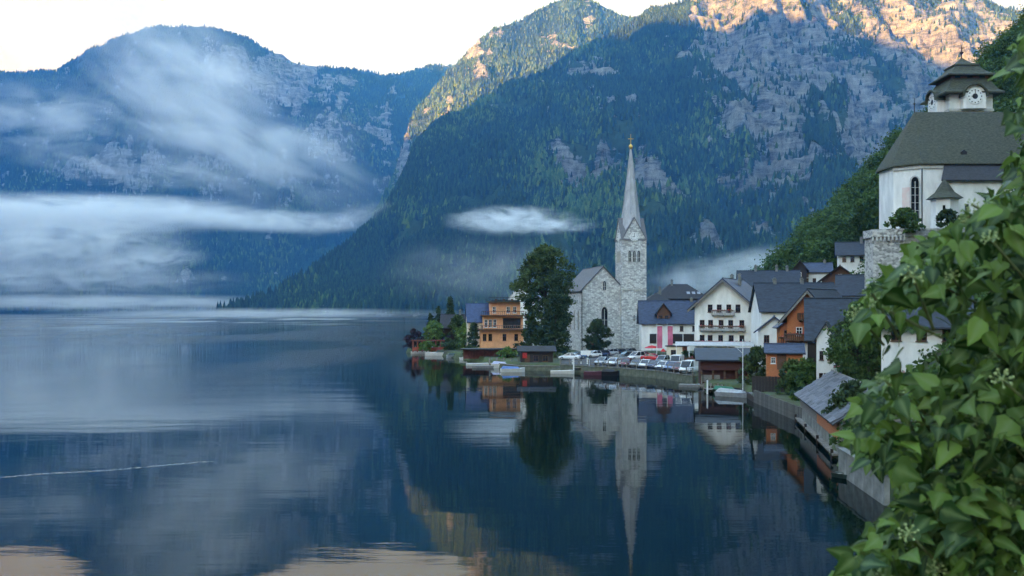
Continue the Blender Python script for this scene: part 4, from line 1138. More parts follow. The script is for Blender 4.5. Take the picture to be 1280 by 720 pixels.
house('dark_gabled_house', 'dark roofed house on the slope under the stone retaining wall', 1078, 172, 392, -20, 8, 8, 3.4, 3.2, plaster, slate_navy, 'x', wins=((-2.4, 1.0), (0, 1.0), (2.4, 1.0)), fr=frame_brown, chim=((1.8, 4, 7.4),))
house('brown_chalet', 'brown timber chalet on the slope left of the stone retaining wall', 1050, 205, 372, -18, 7, 7, 3.8, 2.6, timber_brown, slate_black, 'y', wins=((-1.8, .8), (0, .8), (1.8, .8), (0, 3.6)), fr=frame_white, oh=.9)
house('garden_house', 'small white house behind the orange shed and bushes', 968, 158, 446, -14, 5, 5, 4.2, 2.0, plaster, slate, 'y', wins=((-1.2, 2.2), (1.2, 2.2)), fr=frame_brown)
# ------------------------------------------------------------------ trees and shrubs
def leaf_material(name, dark, light, scale=.5, trans=.25):
    m = new_mat(name)
    out = nd(m, 'ShaderNodeOutputMaterial')
    p = nd(m, 'ShaderNodeBsdfPrincipled', {'Roughness': .7, 'Specular IOR Level': .25})
    tr = nd(m, 'ShaderNodeBsdfTranslucent'); ms = nd(m, 'ShaderNodeMixShader', {0: trans})
    lk(m, p.outputs[0], ms.inputs[1]); lk(m, tr.outputs[0], ms.inputs[2]); lk(m, ms.outputs[0], out.inputs[0])
    at = nd(m, 'ShaderNodeAttribute', attribute_name='tone')
    rp = nd(m, 'ShaderNodeValToRGB'); e = rp.color_ramp.elements
    e[0].color = c4(dark); e[1].color = c4(light)
    lk(m, at.outputs['Fac'], rp.inputs[0]); lk(m, rp.outputs[0], p.inputs['Base Color']); lk(m, rp.outputs[0], tr.inputs['Color'])
    return m
def leaf_cloud(name, pts, size, mat, seed=0, tone=None, elong=1.5, droop=0.0):
    """small bent leaf-clump faces at points"""
    r = np.random.default_rng(seed); n = len(pts)
    a = r.normal(size=(n, 3)); a[:, 2] -= droop; a /= np.linalg.norm(a, axis=1)[:, None]
    b = np.cross(a, r.normal(size=(n, 3))); b /= np.linalg.norm(b, axis=1)[:, None]
    c = np.cross(a, b)
    s = (size*r.uniform(.55, 1.35, n))[:, None]
    P = np.stack([pts+a*s*elong, pts+b*s*.75+c*s*.25, pts-a*s*elong*.8, pts-b*s*.75+c*s*.25], 1).reshape(-1, 3)
    f = np.arange(n*4).reshape(-1, 4)
    me = np_mesh(name, P, f, mat, smooth=False)
    tn = r.random(n) if tone is None else np.clip(tone + r.normal(0, .18, n), 0, 1)
    at = me.attributes.new('tone', 'FLOAT', 'POINT'); at.data.foreach_set('value', np.repeat(tn, 4).astype(np.float32))
    return me
def blob_points(blobs, n, seed, shell=.55):
    """points through ellipsoids (cx,cy,cz,rx,ry,rz), mostly near their skins"""
    r = np.random.default_rng(seed); B = np.array(blobs, float)
    wgt = B[:, 3]*B[:, 5]; k = r.choice(len(B), n, p=wgt/wgt.sum())
    d = r.normal(size=(n, 3)); d /= np.linalg.norm(d, axis=1)[:, None]
    rad = shell + (1.06-shell)*r.random(n)**.6
    p = B[k, :3] + d*rad[:, None]*B[k, 3:6]
    tone = .5 + .10*np.sin(k*2.4) + .12*d[:, 0]*0
    return p, tone
lime_leaf = leaf_material('lime_tree_leaves', (.026, .052, .020), (.105, .155, .042))
dark_leaf = leaf_material('dark_yew_leaves', (.020, .042, .022), (.070, .110, .038))
bright_leaf = leaf_material('bright_shrub_leaves', (.05, .11, .022), (.19, .28, .06))
purple_leaf = leaf_material('purple_plum_leaves', (.022, .014, .022), (.06, .035, .05))
hill_leaf = leaf_material('hillside_beech_leaves', (.026, .062, .018), (.105, .175, .04))
bark = M('tree_bark', (.07, .052, .04), .95, .4, 3, stretch=(1,1,.3), bump=.6)

PROF = {'round': ([0,.12,.35,.6,.8,.93,1],[.42,.78,1,.95,.72,.42,.1]), 'shrub': ([0,.2,.5,.8,1],[.85,1,.9,.6,.15]), 'cone': ([0,.05,.5,.9,1],[.8,1,.56,.14,.02]), 'column': ([0,.15,.5,.85,1],[.7,.95,1,.6,.1])}
def crown_points(kind, h, w, n, seed):
    """leaf positions: clusters at twig ends spread through an uneven envelope"""
    r = np.random.default_rng(seed); th = {'round': .16, 'cone': .05, 'column': .04, 'shrub': 0}[kind]*h
    nc = max(50, n//34); k = 0; C = []
    ph = r.uniform(0, 6.28, 6)
    while k < nc:
        m = nc*2
        u = r.random(m)**(.9 if kind == 'round' else 1.25 if kind == 'cone' else .8); a = r.uniform(0, 6.28, m)
        env = np.interp(u, *PROF[kind])*w/2
        lump = 1 + .20*np.sin(2*a+ph[0]+u*5) + .15*np.sin(3*a+ph[1]-u*9) + .12*np.sin(5*a+ph[2]+u*14)
        q = env*lump*r.random(m)**.38
        z = th + (h-th)*u + fbm(a*1.3+seed, u*5, 2)*h*.05
        if kind == 'cone': z = z - .22*q + .1*w
        # holes between the limbs
        ok = fbm(q*np.cos(a)/w*3.2+seed, (z+q*np.sin(a)*.6)/w*3.2, 2) > -.22
        C.append(np.stack([q*np.cos(a), q*np.sin(a), z], -1)[ok]); k += int(ok.sum())
    C = np.concatenate(C)[:nc]
    idx = r.integers(0, nc, n); sg = w*(.034 if kind != 'column' else .07)+.06
    p = C[idx] + r.normal(size=(n, 3))*[sg, sg, sg*.75]
    tone = np.clip(.42 + .25*np.sin(idx*1.7), 0, 1)
    ok = p[:, 2] > -.05
    return p[ok], tone[ok], C
def tree(name, label, px, Y, py_base, h, w, leafm, kind='round', n=7000, seed=1, leaf=.32, cat='tree', group=None, z=None):
    r = random.Random(seed)
    x = X(px, Y); zz = z if z is not None else (Z(py_base, Y) if py_base else gz(x, Y)-.1)
    t = empty(name, (x, Y, zz), r.uniform(0, 6), label, cat, group)
    p, tone, C = crown_points(kind, h, w, n, seed)
    link_mesh('crown', leaf_cloud('crown', p, leaf, leafm, seed, tone), t)
    tr = MB(); tb = w*.030+.05
    tr.tube((0, 0, -.4), (0.05, 0, h*.45), tb, tb*.6, 8); tr.tube((.05, 0, h*.45), (0, .1, h*.88), tb*.6, tb*.12, 7)
    for i in range(26 if kind == 'round' else 10):
        c = C[r.randrange(len(C))]; z0 = max(.15*h, min(float(c[2])*.75, h*.7)); tr.tube((0, 0, z0), [float(v) for v in c], tb*.30, tb*.05, 5)
    tr.build('trunk', bark, t)
    return t
tree('lime_tree', 'tall broad lime tree standing left of the stone church', 682, 226, 440, 24.5, 12.5, lime_leaf, 'round', 15000, 3, .27, z=1.35)
tree('yew_tree', 'dark pointed yew right in front of the tall lime tree', 694, 219, 440, 16.5, 9.0, dark_leaf, 'cone', 9000, 5, .22, z=1.35)
tree('yew_tree', 'lower dark evergreen at the left foot of the tall lime tree', 664, 221, 440, 9.5, 6.5, dark_leaf, 'cone', 5000, 6, .22, z=1.35)
tree('car_park_tree', 'small round tree standing before the church gable', 747, 224, 441, 8.0, 5.6, dark_leaf, 'round', 5000, 8, .2, z=1.35)
# trees on the point
for i, (nm, lb, px, Y, h, w, m, k, n) in enumerate((
    ('plum_bush', 'dark purple bush at the very tip of the wooded point', 518, 268, 5.2, 5.0, purple_leaf, 'shrub', 2600),
    ('shrub', 'bright green round shrub behind the pergola', 543, 268, 7.2, 7.5, bright_leaf, 'shrub', 4200),
    ('shrub', 'bright bush at the water before the pergola', 533, 259, 2.2, 4.2, bright_leaf, 'shrub', 1600),
    ('shrub', 'low dark bush at the right end of the pergola', 561, 256, 3.0, 4.4, lime_leaf, 'shrub', 1800),
    ('spruce', 'slim dark spruce tallest on the wooded point', 563, 274, 13.5, 5.0, dark_leaf, 'cone', 4200),
    ('spruce', 'shorter spruce at the left of the tallest one', 548, 274, 10.6, 4.6, dark_leaf, 'cone', 3600),
    ('spruce', 'low spruce furthest left behind the bright shrub', 538, 277, 8.8, 4.0, dark_leaf, 'cone', 3000),
    ('broadleaf_tree', 'dark green tree right of the slim spruce', 573, 268, 8.6, 6.6, lime_leaf, 'round', 4200),
    ('shrub', 'bright green shrub left of the cream house', 581, 258, 6.8, 6.2, bright_leaf, 'shrub', 3800),
    ('shrub', 'dark climbing shrub at the corner of the cream house', 592, 247, 7.0, 2.6, dark_leaf, 'column', 2000),
    ('shrub', 'low green hedge bush beside the quay shelter', 634, 216, 2.2, 4.0, bright_leaf, 'shrub', 1600),
    ('shrub', 'small green bush at the water below the villa', 588, 228, 2.0, 4.2, lime_leaf, 'shrub', 1400),
    ('shrub', 'round bush by the red brick wall at the lawn', 857, 192, 2.4, 3.0, dark_leaf, 'shrub', 1600),
    ('shrub', 'dense dark bush between boathouse and orange shed', 946, 140, 5.2, 4.4, lime_leaf, 'shrub', 4200),
    ('shrub', 'leafy garden bush before the orange shed', 992, 124, 4.2, 4.8, lime_leaf, 'shrub', 4200),
    ('shrub', 'broad green bush left of the white narrow house', 1008, 116, 4.8, 4.4, hill_leaf, 'shrub', 4600),
    ('shrub', 'tall dark bush right of the white narrow house', 1071, 108, 7.5, 5.5, dark_leaf, 'round', 5200),
    ('shrub', 'round bush leaning over the shingled boathouse roof', 1068, 84, 4.4, 4.6, dark_leaf, 'shrub', 5200),
    ('shrub', 'shaded bush behind the concrete wall', 1092, 76, 3.0, 4.6, hill_leaf, 'shrub', 4600),
    ('broadleaf_tree', 'leafy tree above the concrete wall and bushes', 1085, 100, 9.0, 7.0, hill_leaf, 'round', 6500),
    ('cypress', 'dark columnar cypress before the white hillside house', 1027, 243, 6.6, 1.9, dark_leaf, 'column', 2400),
    ('shrub', 'rounded shrub under the hill church apse', 1130, 158, 3.6, 5.0, hill_leaf, 'shrub', 3400),
    ('shrub', 'small dark shrub beside the turret of the hill church', 1184, 154, 2.6, 3.2, dark_leaf, 'shrub', 1800),
    )):
    z = None
    if 'apse' in lb: z = Z(291, Y)
    if 'turret' in lb: z = Z(284, Y)
    tree(nm, lb, px, Y, None, h, w, m, k, n, 40+i, .22 if Y > 150 else .15, cat='tree' if 'shrub' not in nm and 'bush' not in nm else 'shrub', z=z)

# wooded hillside behind and above the village
def hill_tree_mesh(name, seed):
    r = random.Random(seed); bl = []
    for i in range(22):
        u = r.random(); a = r.uniform(0, 6.28); rr_ = .36*math.sin(math.pi*(.2+.75*u))**.7*r.uniform(.3, .8); s = r.uniform(.09, .15)
        bl.append((rr_*math.cos(a), rr_*math.sin(a), .22+.68*u, s, s, s*.85))
    p, tone, _ = crown_points('round', 1.0, .78, 2600, seed)
    return leaf_cloud(name, p, .024, hill_leaf, seed, tone)
hill_trees = [hill_tree_mesh('beech', 60+s) for s in range(4)]
def hillside():
    r = np.random.default_rng(21); n = 9000
    xs = r.uniform(30, 420, n); ys = r.uniform(60, 900, n)
    xl = np.interp(ys, XL[:, 0], XL[:, 1]); ov = xs-xl
    px = 640+xs/ys*F
    zz = ground_z(xs, ys)
    keep = (ov > 10) & (px > 960) & (px < 1480)
    keep &= ~((xs > 58) & (xs < 112) & (ys > 148) & (ys < 196))            # clear of the hill church
    keep &= ~((ys < 150) & (ov < 22)) & ~((ys > 205) & (ys < 262) & (ov < 32))
    keep &= ~((ys < 165) & (px < 1300) & (HZ-(zz+9-CAMZ)/ys*F < 300) & (ys > 60))
    spacing = np.clip(ys/220, .35, 1.6)
    keep &= r.random(n) < np.where(ys < 300, .55, .75)
    P = np.stack([xs, ys, zz-.4], -1)[keep]
    h = r.uniform(7, 13, len(P))*np.clip(P[:, 1]/240, .75, 1.25)
    scatter('hillside_wood', P, h, hill_trees, 'dense dark green broadleaf wood covering the hillside', 'forest', 1.1)
hillside()
# undergrowth of the bank below the houses
def undergrowth():
    r = np.random.default_rng(31); n = 40000
    xs = r.uniform(20, 100, n); ys = r.uniform(18, 262, n)
    xl = np.interp(ys, XL[:, 0], XL[:, 1]); s = signed(xs, ys)
    keep = (xs-xl > .5) & (s > 2.2)
    keep &= ~((xs > 62) & (xs < 110) & (ys > 152) & (ys < 196))
    xs = xs[keep]; ys = ys[keep]
    base = np.stack([xs, ys, ground_z(xs, ys)], -1)
    k = 7
    p = np.repeat(base, k, 0) + r.normal(size=(len(base)*k, 3))*[.45, .45, .35]
    p[:, 2] += .35
    tone = np.clip(.45+fbm(p[:, 0]/6., p[:, 1]/6., 2)*.5, 0, 1)
    me = leaf_cloud('undergrowth', p, .21, hill_leaf, 3, tone)
    o = link_mesh('undergrowth', me); tag(o, 'low dark undergrowth covering the bank between the houses', 'undergrowth', kind='stuff')
undergrowth()
# ------------------------------------------------------------------ quay, car park, walls
def strip(name, label, cat, pts, z0, z1, thick, mat, n_panel=None, cap=None):
    """a wall along shore points, built of separate panels"""
    t = empty(name, (pts[0][0], pts[0][1], 0), 0, label, cat)
    o = Vector((pts[0][0], pts[0][1]))
    for a, b in zip(pts[:-1], pts[1:]):
        a = Vector(a)-o; b = Vector(b)-o; L_ = (b-a).length; n = max(1, round(L_/n_panel)) if n_panel else 1
        ang = math.atan2(b.y-a.y, b.x-a.x); d = (b-a)/n
        key = MB(); g = .02 if n_panel else 0
        key.box(g, L_/n-g, 0, thick, z0, z1)
        me = key.mesh('panel', mat)
        for q in range(n):
            p = a+d*q; link_mesh('panel', me, t, (p.x, p.y, random.uniform(-.03, .03) if n_panel else 0), (0, 0, ang))
        if cap:
            c = MB(); c.box(-.1, L_+.1, -.08, thick+.08, z1+.04, z1+.16); c.build('coping', cap, t, loc=(a.x, a.y, 0), rot=(0, 0, ang))
    return t
mossy = M('mossy_quay_stone', (.13, .14, .105), .9, .4, 1.2, c2=(.05, .06, .04), bump=.4)
def sh(i, j): return [SHORE[k+2] for k in range(i, j+1)]
strip('quay_wall', 'low stone quay wall in front of the parked cars', 'wall', sh(6, 9), -2, 1.22, .5, mossy, 3.2, concrete)
strip('quay_wall', 'short stone quay wall by the dark boathouse left of the car park', 'wall', sh(4, 6), -2, .85, .5, mossy, 3.0, timber_grey)
strip('timber_wall', 'weathered grey timber bank wall left of the shingled boathouse', 'wall', sh(12, 13), -2, 1.6, .25, M('old_grey_boards', (.13, .125, .11), .9, .5, 2.5, stretch=(1,1,7), bump=.4, rnd=.3), .55)
strip('concrete_wall', 'stained concrete slab wall right of the shingled boathouse', 'wall', sh(16, 17), -2, 1.75, .35, concrete, 2.2, concrete)
strip('timber_bank', 'low dark timber edging beside the moored skiff', 'wall', sh(10, 12), -2, .75, .25, timber_dark, 1.2)
# dark fence board above timber wall
t = empty('plank_fence', (X(958, 128), 128, 0), R(-20), 'dark brown plank fence standing on the bank beside the mast', 'fence')
for q in range(16):
    b = MB(); b.box(-.19, .19, -.03, .03, 1.2, 3.3+random.uniform(-.04, .04)); b.build('plank', timber_dark, t, loc=(-1.6+q*.4, random.uniform(-.01, .01), 0))
b = MB(); b.box(-1.9, 4.7, .04, .12, 2.9, 3.0); b.box(-1.9, 4.7, .04, .12, 1.7, 1.8); b.build('fence_rail', timber_dark, t)

cp = [SHORE[k+2] for k in (6, 7, 8, 9)]
def inset(p, d): return (p[0]+d*.22, p[1]+d)
def poly_sheet(name, pts, z, mat):
    m = MB(); m.add([(p[0], p[1], z) for p in pts], [tuple(range(len(pts)))]); o = m.build(name, mat); return tag(o, kind='structure')
poly_sheet('car_park', [inset(p, .6) for p in cp] + [(X(862, 192), 192), (X(838, 212), 212), (X(800, 236), 236), (X(735, 238), 238), (X(705, 226), 226)], 1.45, asphalt)
poly_sheet('lawn', [(X(822, 193), 193), (X(856, 182), 182), (X(872, 196), 196), (X(835, 206), 206)], 1.47, M('lawn_grass', (.10, .16, .03), .95, .3, 3))
# quay railing
def railing(name, label, p0, p1, n, h=1.0, mat=None, z=1.45, rails=(1.0, .55)):
    mat = mat or timber_grey
    t = empty(name, (p0[0], p0[1], z), 0, label, 'railing')
    d = Vector((p1[0]-p0[0], p1[1]-p0[1], 0))
    me = MB().box(-.09, .09, -.09, .09, -.1, h+.1).mesh('post', mat)
    for q in range(n+1): link_mesh('post', me, t, d*(q/n))
    for r_ in rails:
        b = MB(); b.tube((0, 0, h*r_), (d.x, d.y, h*r_), .04, n=6); b.build('rail', mat, t)
    return t
for i, nm in ((0, 'left'), (1, 'middle'), (2, 'right')):
    a = inset(cp[i], .35); b = inset(cp[i+1], .35)
    railing('quay_railing', {'left': 'wooden quay railing in front of the tree and white cars', 'middle': 'wooden quay railing before the dark red and black cars', 'right': 'wooden quay railing before the white van'}[nm], a, b, max(2, int(math.dist(a, b)/2.2)))

# ------------------------------------------------------------------ cars
rubber = M('tyre_rubber', (.02, .02, .02), .9, .2, 5)
rim_m = M('wheel_rim', (.35, .36, .38), .35, .15, 5, metal=.6)
lamp_m = M('headlamp_glass', (.6, .62, .65), .15, .1, 5)
tail_m = M('tail_lamp', (.35, .02, .02), .2, .1, 5)
car_glass = M('car_glass', (.015, .02, .028), .05, .1, 3, spec=.6)
def paint(name, c): return M(name + '_car_paint', c, .28, .06, 1.0, spec=.6)
_carmesh = {}
def loft(secs):
    """sections of (x, [(y,z)...]) skinned in order, ends closed"""
    mb = MB(); n = len(secs[0][1])
    vs = [(x, y, z) for x, pts in secs for y, z in pts]; fs = []
    for k in range(len(secs)-1):
        for i in range(n):
            j = (i+1) % n; fs.append((k*n+i, k*n+j, (k+1)*n+j, (k+1)*n+i))
    fs.append(tuple(range(n-1, -1, -1))); fs.append(tuple((len(secs)-1)*n+i for i in range(n)))
    return mb.add(vs, fs)
def car(label, px, Y, rz, color, kind='hatch', group='cars in the lakeside car park', z=1.455):
    t = empty('parked_car', (X(px, Y), Y, z), R(rz), label, 'car', group)
    van = kind == 'van'
    Lc = {'hatch': 4.0, 'sedan': 4.5, 'suv': 4.4, 'van': 5.0}[kind]; Wc = .88 if not van else .97
    roofz = {'hatch': 1.46, 'sedan': 1.42, 'suv': 1.68, 'van': 2.05}[kind]
    def sec(x, zb, zt, w):
        return (x, [(-w*.92, zb), (w*.92, zb), (w, zb+.15), (w, zt-.18), (w*.9, zt), (-w*.9, zt), (-w, zt-.18), (-w, zb+.15)])
    belt = .92 if not van else 1.1
    if kind not in _carmesh:
        f = Lc/2
        b = loft([sec(-f, .38, belt-.12, Wc*.86), sec(-f+.25, .24, belt, Wc*.97), sec(-f+1.1, .2, belt+.02, Wc), sec(f-1.5, .2, belt, Wc), sec(f-.6, .22, belt-.10, Wc*.98), sec(f-.12, .26, belt-.26, Wc*.9), sec(f, .36, belt-.38, Wc*.8)]).mesh('body', paint('base', (.5, .5, .5)), True)
        def sc_(x, zt, w0, w1): return (x, [(-w0, belt-.02), (w0, belt-.02), (w1, zt), (-w1, zt)])
        bk = {'hatch': -f+.12, 'sedan': -f+.75, 'suv': -f+.1, 'van': -f+.06}[kind]; fr_ = f-1.05 if not van else f-.55
        cabs = [sc_(bk, belt+.0, Wc*.9, Wc*.88), sc_(bk+.42 if not van else bk+.1, roofz-.05, Wc*.93, Wc*.76 if not van else Wc*.88), sc_(bk+1.0, roofz, Wc*.94, Wc*.78 if not van else Wc*.9), sc_(fr_-1.05 if not van else fr_-.75, roofz-.02, Wc*.94, Wc*.78 if not van else Wc*.86), sc_(fr_, belt+.0, Wc*.9, Wc*.86)]
        gl = loft(cabs).mesh('cabin_glass', car_glass)
        rf = loft([(x, [(-w-.012, zt-.07), (w+.012, zt-.07), (w-.03, zt+.025), (-w+.03, zt+.025)]) for x, zt, w in ((cabs[1][0]-.08, cabs[1][1][2][1]-.03, cabs[1][1][2][0]), (cabs[2][0], cabs[2][1][2][1], cabs[2][1][2][0]), (cabs[3][0]+.06, cabs[3][1][2][1]-.02, cabs[3][1][2][0]))])
        for s in (-1, 1):     # pillars
            for k0, k1 in ((0, 1), (3, 4)):
                A = cabs[k0]; B = cabs[k1]; p0 = (A[0], s*A[1][2][0], A[1][2][1]); p1 = (B[0], s*B[1][2][0], B[1][2][1]); rf.tube(p0, p1, .055, n=5)
            xm = (cabs[2][0]+cabs[3][0])/2-.1; rf.tube((xm, s*(Wc*.925), belt), (xm, s*cabs[2][1][2][0], roofz-.03), .05, n=5)
        if van:
            for s in (-1, 1): rf.box(-f+.3, fr_-1.5, s*Wc*.93-.03, s*Wc*.93+.03, belt, roofz-.08)
        rf = rf.mesh('roof', paint('base', (.5, .5, .5)))
        wh = MB().lathe([(.20, -.09), (.315, -.085), (.325, 0), (.315, .085), (.20, .09)], 14).mesh('wheel', rubber, True)
        ri = MB().lathe([(.05, .0), (.2, .0), (.21, .03), (.05, .05)], 10).mesh('rim', rim_m)
        hl = MB().box(-.05, .04, -.17, .17, -.07, .07).mesh('headlight', lamp_m); tl = MB().box(-.04, .05, -.13, .13, -.11, .11).mesh('tail_light', tail_m)
        bp = MB().box(-.05, .06, -.7, .7, -.09, .09).mesh('bumper', iron)
        _carmesh[kind] = (b, gl, rf, wh, ri, hl, tl, bp)
    b, gl, rf, wh, ri, hl, tl, bp = _carmesh[kind]
    f = Lc/2
    for me, nm in ((b, 'body'), (rf, 'roof')):
        o = link_mesh(nm, me, t); o.material_slots[0].link = 'OBJECT'; o.material_slots[0].material = color
    link_mesh('cabin_glass', gl, t)
    for x in (-f+.75, f-.8):
        for s in (-1, 1):
            w_ = link_mesh('wheel', wh, t, (x, s*(Wc-.09), .325), (R(90), 0, 0)); link_mesh('rim', ri, w_, (0, 0, .07 if s < 0 else -.07), (0 if s < 0 else math.pi, 0, 0))
    for s in (-1, 1):
        link_mesh('headlight', hl, t, (f-.1, s*Wc*.66, belt-.32)); link_mesh('tail_light', tl, t, (-f+.07, s*Wc*.74, belt-.2))
    link_mesh('bumper', bp, t, (f-.03, 0, .42)); link_mesh('bumper', bp, t, (-f+.03, 0, .45))
    return t
white = paint('white', (.75, .76, .77)); silver = paint('silver', (.45, .47, .5)); black = paint('black', (.015, .016, .02)); red = paint('red', (.45, .02, .025))
dred = paint('dark_red', (.13, .012, .022)); navy = paint('navy', (.02, .035, .09)); blue = paint('steel_blue', (.10, .17, .33)); grey = paint('grey', (.16, .17, .18))
front = [('silver hatchback parked furthest left in the front row', 753, silver, 'hatch'), ('white saloon second from left in the front row', 767, white, 'sedan'), ('dark red hatchback in the front row by the mooring', 783, dred, 'hatch'),
         ('dark grey saloon right of the dark red car', 796, grey, 'sedan'), ('white hatchback between the dark grey and navy cars', 807, white, 'hatch'), ('navy saloon in the middle of the front row', 818, navy, 'sedan'),
         ('white saloon right of the navy saloon', 829, white, 'sedan'), ('steel blue hatchback left of the red fronted car', 840, blue, 'hatch'), ('deep red small car beside the white van', 849, dred, 'hatch'), ('white van at the right end of the front row', 862, white, 'van')]
wl = np.array([SHORE[k+2] for k in (6, 7, 8, 9)])
wpx = 640+wl[:, 0]/wl[:, 1]*F
for i, (lb, px, c, k) in enumerate(front):
    Yw = np.interp(px, wpx, wl[:, 1]); car(lb, px, Yw+4.2, -118+random.uniform(-5, 5), c, k)
car('silver hatchback parked by the church wall', 762, 226, -160, silver, 'hatch'); car('black saloon parked against the church wall', 774, 229, -150, black, 'sedan'); car('dark grey car behind the white four wheel drive', 785, 230, -155, grey, 'hatch')
car('white four wheel drive standing in the middle of the car park', 795, 206, -140, white, 'suv'); car('bright red saloon right of the white four wheel drive', 815, 203, -30, red, 'sedan')
car('blue and white car under the dark yew', 721, 210, -170, blue, 'hatch'); car('white car beside the notice board', 712, 206, 165, white, 'sedan')

for lb, px, Y, rz, c, k in (('white hatchback beside the small round tree', 741, 216, -150, white, 'hatch'), ('navy hatchback beside the white one under the church gable', 751, 219, -150, navy, 'hatch'), ('red hatchback second from the bright red saloon', 806, 213, -35, dred, 'hatch'),
    ('silver four wheel drive at the edge of the lawn', 828, 190, -120, silver, 'suv'), ('grey saloon crossing the middle of the car park', 772, 200, 170, grey, 'sedan'), ('white van behind the steel blue car', 846, 183, -110, white, 'van'), ('black hatchback behind the white saloon', 782, 212, -145, black, 'hatch')):
    car(lb, px, Y, rz, c, k)
# ------------------------------------------------------------------ street furniture
t = place('notice_board', 'white notice board on two posts near the quay', 'sign', 732, 199, z=1.45)
b = MB(); b.box(-.95, .95, -.05, .05, 1.3, 2.2); b.build('board', white_paint, t)
for s in (-.8, .8):
    b = MB(); b.box(-.05, .05, -.05, .05, 0, 1.299); b.build('post', iron, t, loc=(s, 0, 0))
pink_cloth = M('pink_banner_cloth', (.55, .15, .24), .8, .15, 2)
for i, (px, lb) in enumerate(((821, 'left pink banner hanging from a tall pole'), (834, 'right pink banner hanging from a tall pole'))):
    t = place('banner', lb, 'banner', px, 212, z=1.4, group='pink banners by the car park')
    b = MB(); b.tube((0, 0, 0), (0, 0, 7.4), .06); b.tube((0, 0, 7.0), (1.25, 0, 7.0), .035); b.build('pole', white_paint, t)
    b = MB(); n = 10
    for q in range(n):
        z0, z1 = 2.2+q*.47, 2.2+(q+1)*.47
        y0, y1 = .10*math.sin(q*.9+i), .10*math.sin((q+1)*.9+i)
        b.hexa([(.1, y0, z0), (1.2, y0+.08, z0), (1.2, y0+.10, z0), (.1, y0+.02, z0), (.1, y1, z1), (1.2, y1+.08, z1), (1.2, y1+.10, z1), (.1, y1+.02, z1)])
    b.build('cloth', pink_cloth, t)
def parasol(label, px, Y, c, h=2.6, r_=1.7):
    t = place('parasol', label, 'parasol', px, Y, z=1.45)
    b = MB(); b.tube((0, 0, 0), (0, 0, h), .04); b.build('pole', iron, t)
    b = MB(); b.lathe([(r_, h-.55), (r_*.98, h-.5), (r_*.5, h-.15), (.05, h+.05)], 8); b.build('canopy', c, t)
parasol('red parasol beside the pink banners', 815, 216, M('red_cloth', (.5, .03, .03), .8, .2, 2)); parasol('closed red parasol by the lawn edge', 829, 198, M('red_cloth', (.5, .03, .03), .8, .2, 2), 2.6, .55)
# kiosk
t = place('kiosk', 'cream kiosk with brick red side between banners and lawn', 'kiosk', 843, 208, rz=-25, z=1.4)
b = MB(); b.box(-1.7, 1.7, 0, 3, -.2, 2.7); b.build('wall', plaster_warm, t)
b = MB(); b.box(1.701, 1.95, -.02, 3.02, -.2, 2.7); b.build('side_wall', M('brick_red_wall', (.24, .09, .06), .9, .3, 2), t)
b = MB(); b.box(-1.95, 2.2, -.25, 3.25, 2.701, 2.9); b.build('roof', slate_black, t); win(t, -.2, 0, 1.0, 1.1, 1.0, fr=frame_brown)
# restaurant terrace awning below the hotel
t = place('awning', 'long pale awning over the terrace before the hotel', 'awning', 895, 186, rz=-10, z=2.0)
b = MB(); b.hexa([(-7.5, -1.6, 3.1), (6.8, -1.6, 3.1), (6.8, 1.4, 3.7), (-7.5, 1.4, 3.7), (-7.5, -1.6, 3.2), (6.8, -1.6, 3.2), (6.8, 1.4, 3.8), (-7.5, 1.4, 3.8)]); b.build('cloth', M('pale_grey_awning', (.42, .42, .42), .8, .2, 2), t)
for q in range(7):
    b = MB(); b.tube((0, 0, -.8), (0, 0, 3.1), .06); b.build('post', white_paint, t, loc=(-7.3+q*2.35, -1.45, 0))
b = MB(); b.box(-7.5, 6.8, -1.7, -1.62, -.6, .95); b.build('terrace_panel', timber_brown, t); flower_row(t, -7.4, 6.7, -1.85, 1.0, pink_flower, 160)
for q in range(5):
    u = place('bicycle_rack_hoop', ['leftmost', 'second from left', 'middle', 'second from right', 'rightmost'][q] + ' metal hoop of the bicycle rack by the red brown boathouse', 'rack', 866+q*1.6, 176, z=1.4, group='bicycle rack hoops')
    b = MB(); b.tube((-.3, 0, 0), (-.3, 0, .8), .03); b.tube((-.3, 0, .8), (.3, 0, .8), .03); b.tube((.3, 0, .8), (.3, 0, 0), .03); b.build('hoop', rim_m, u)

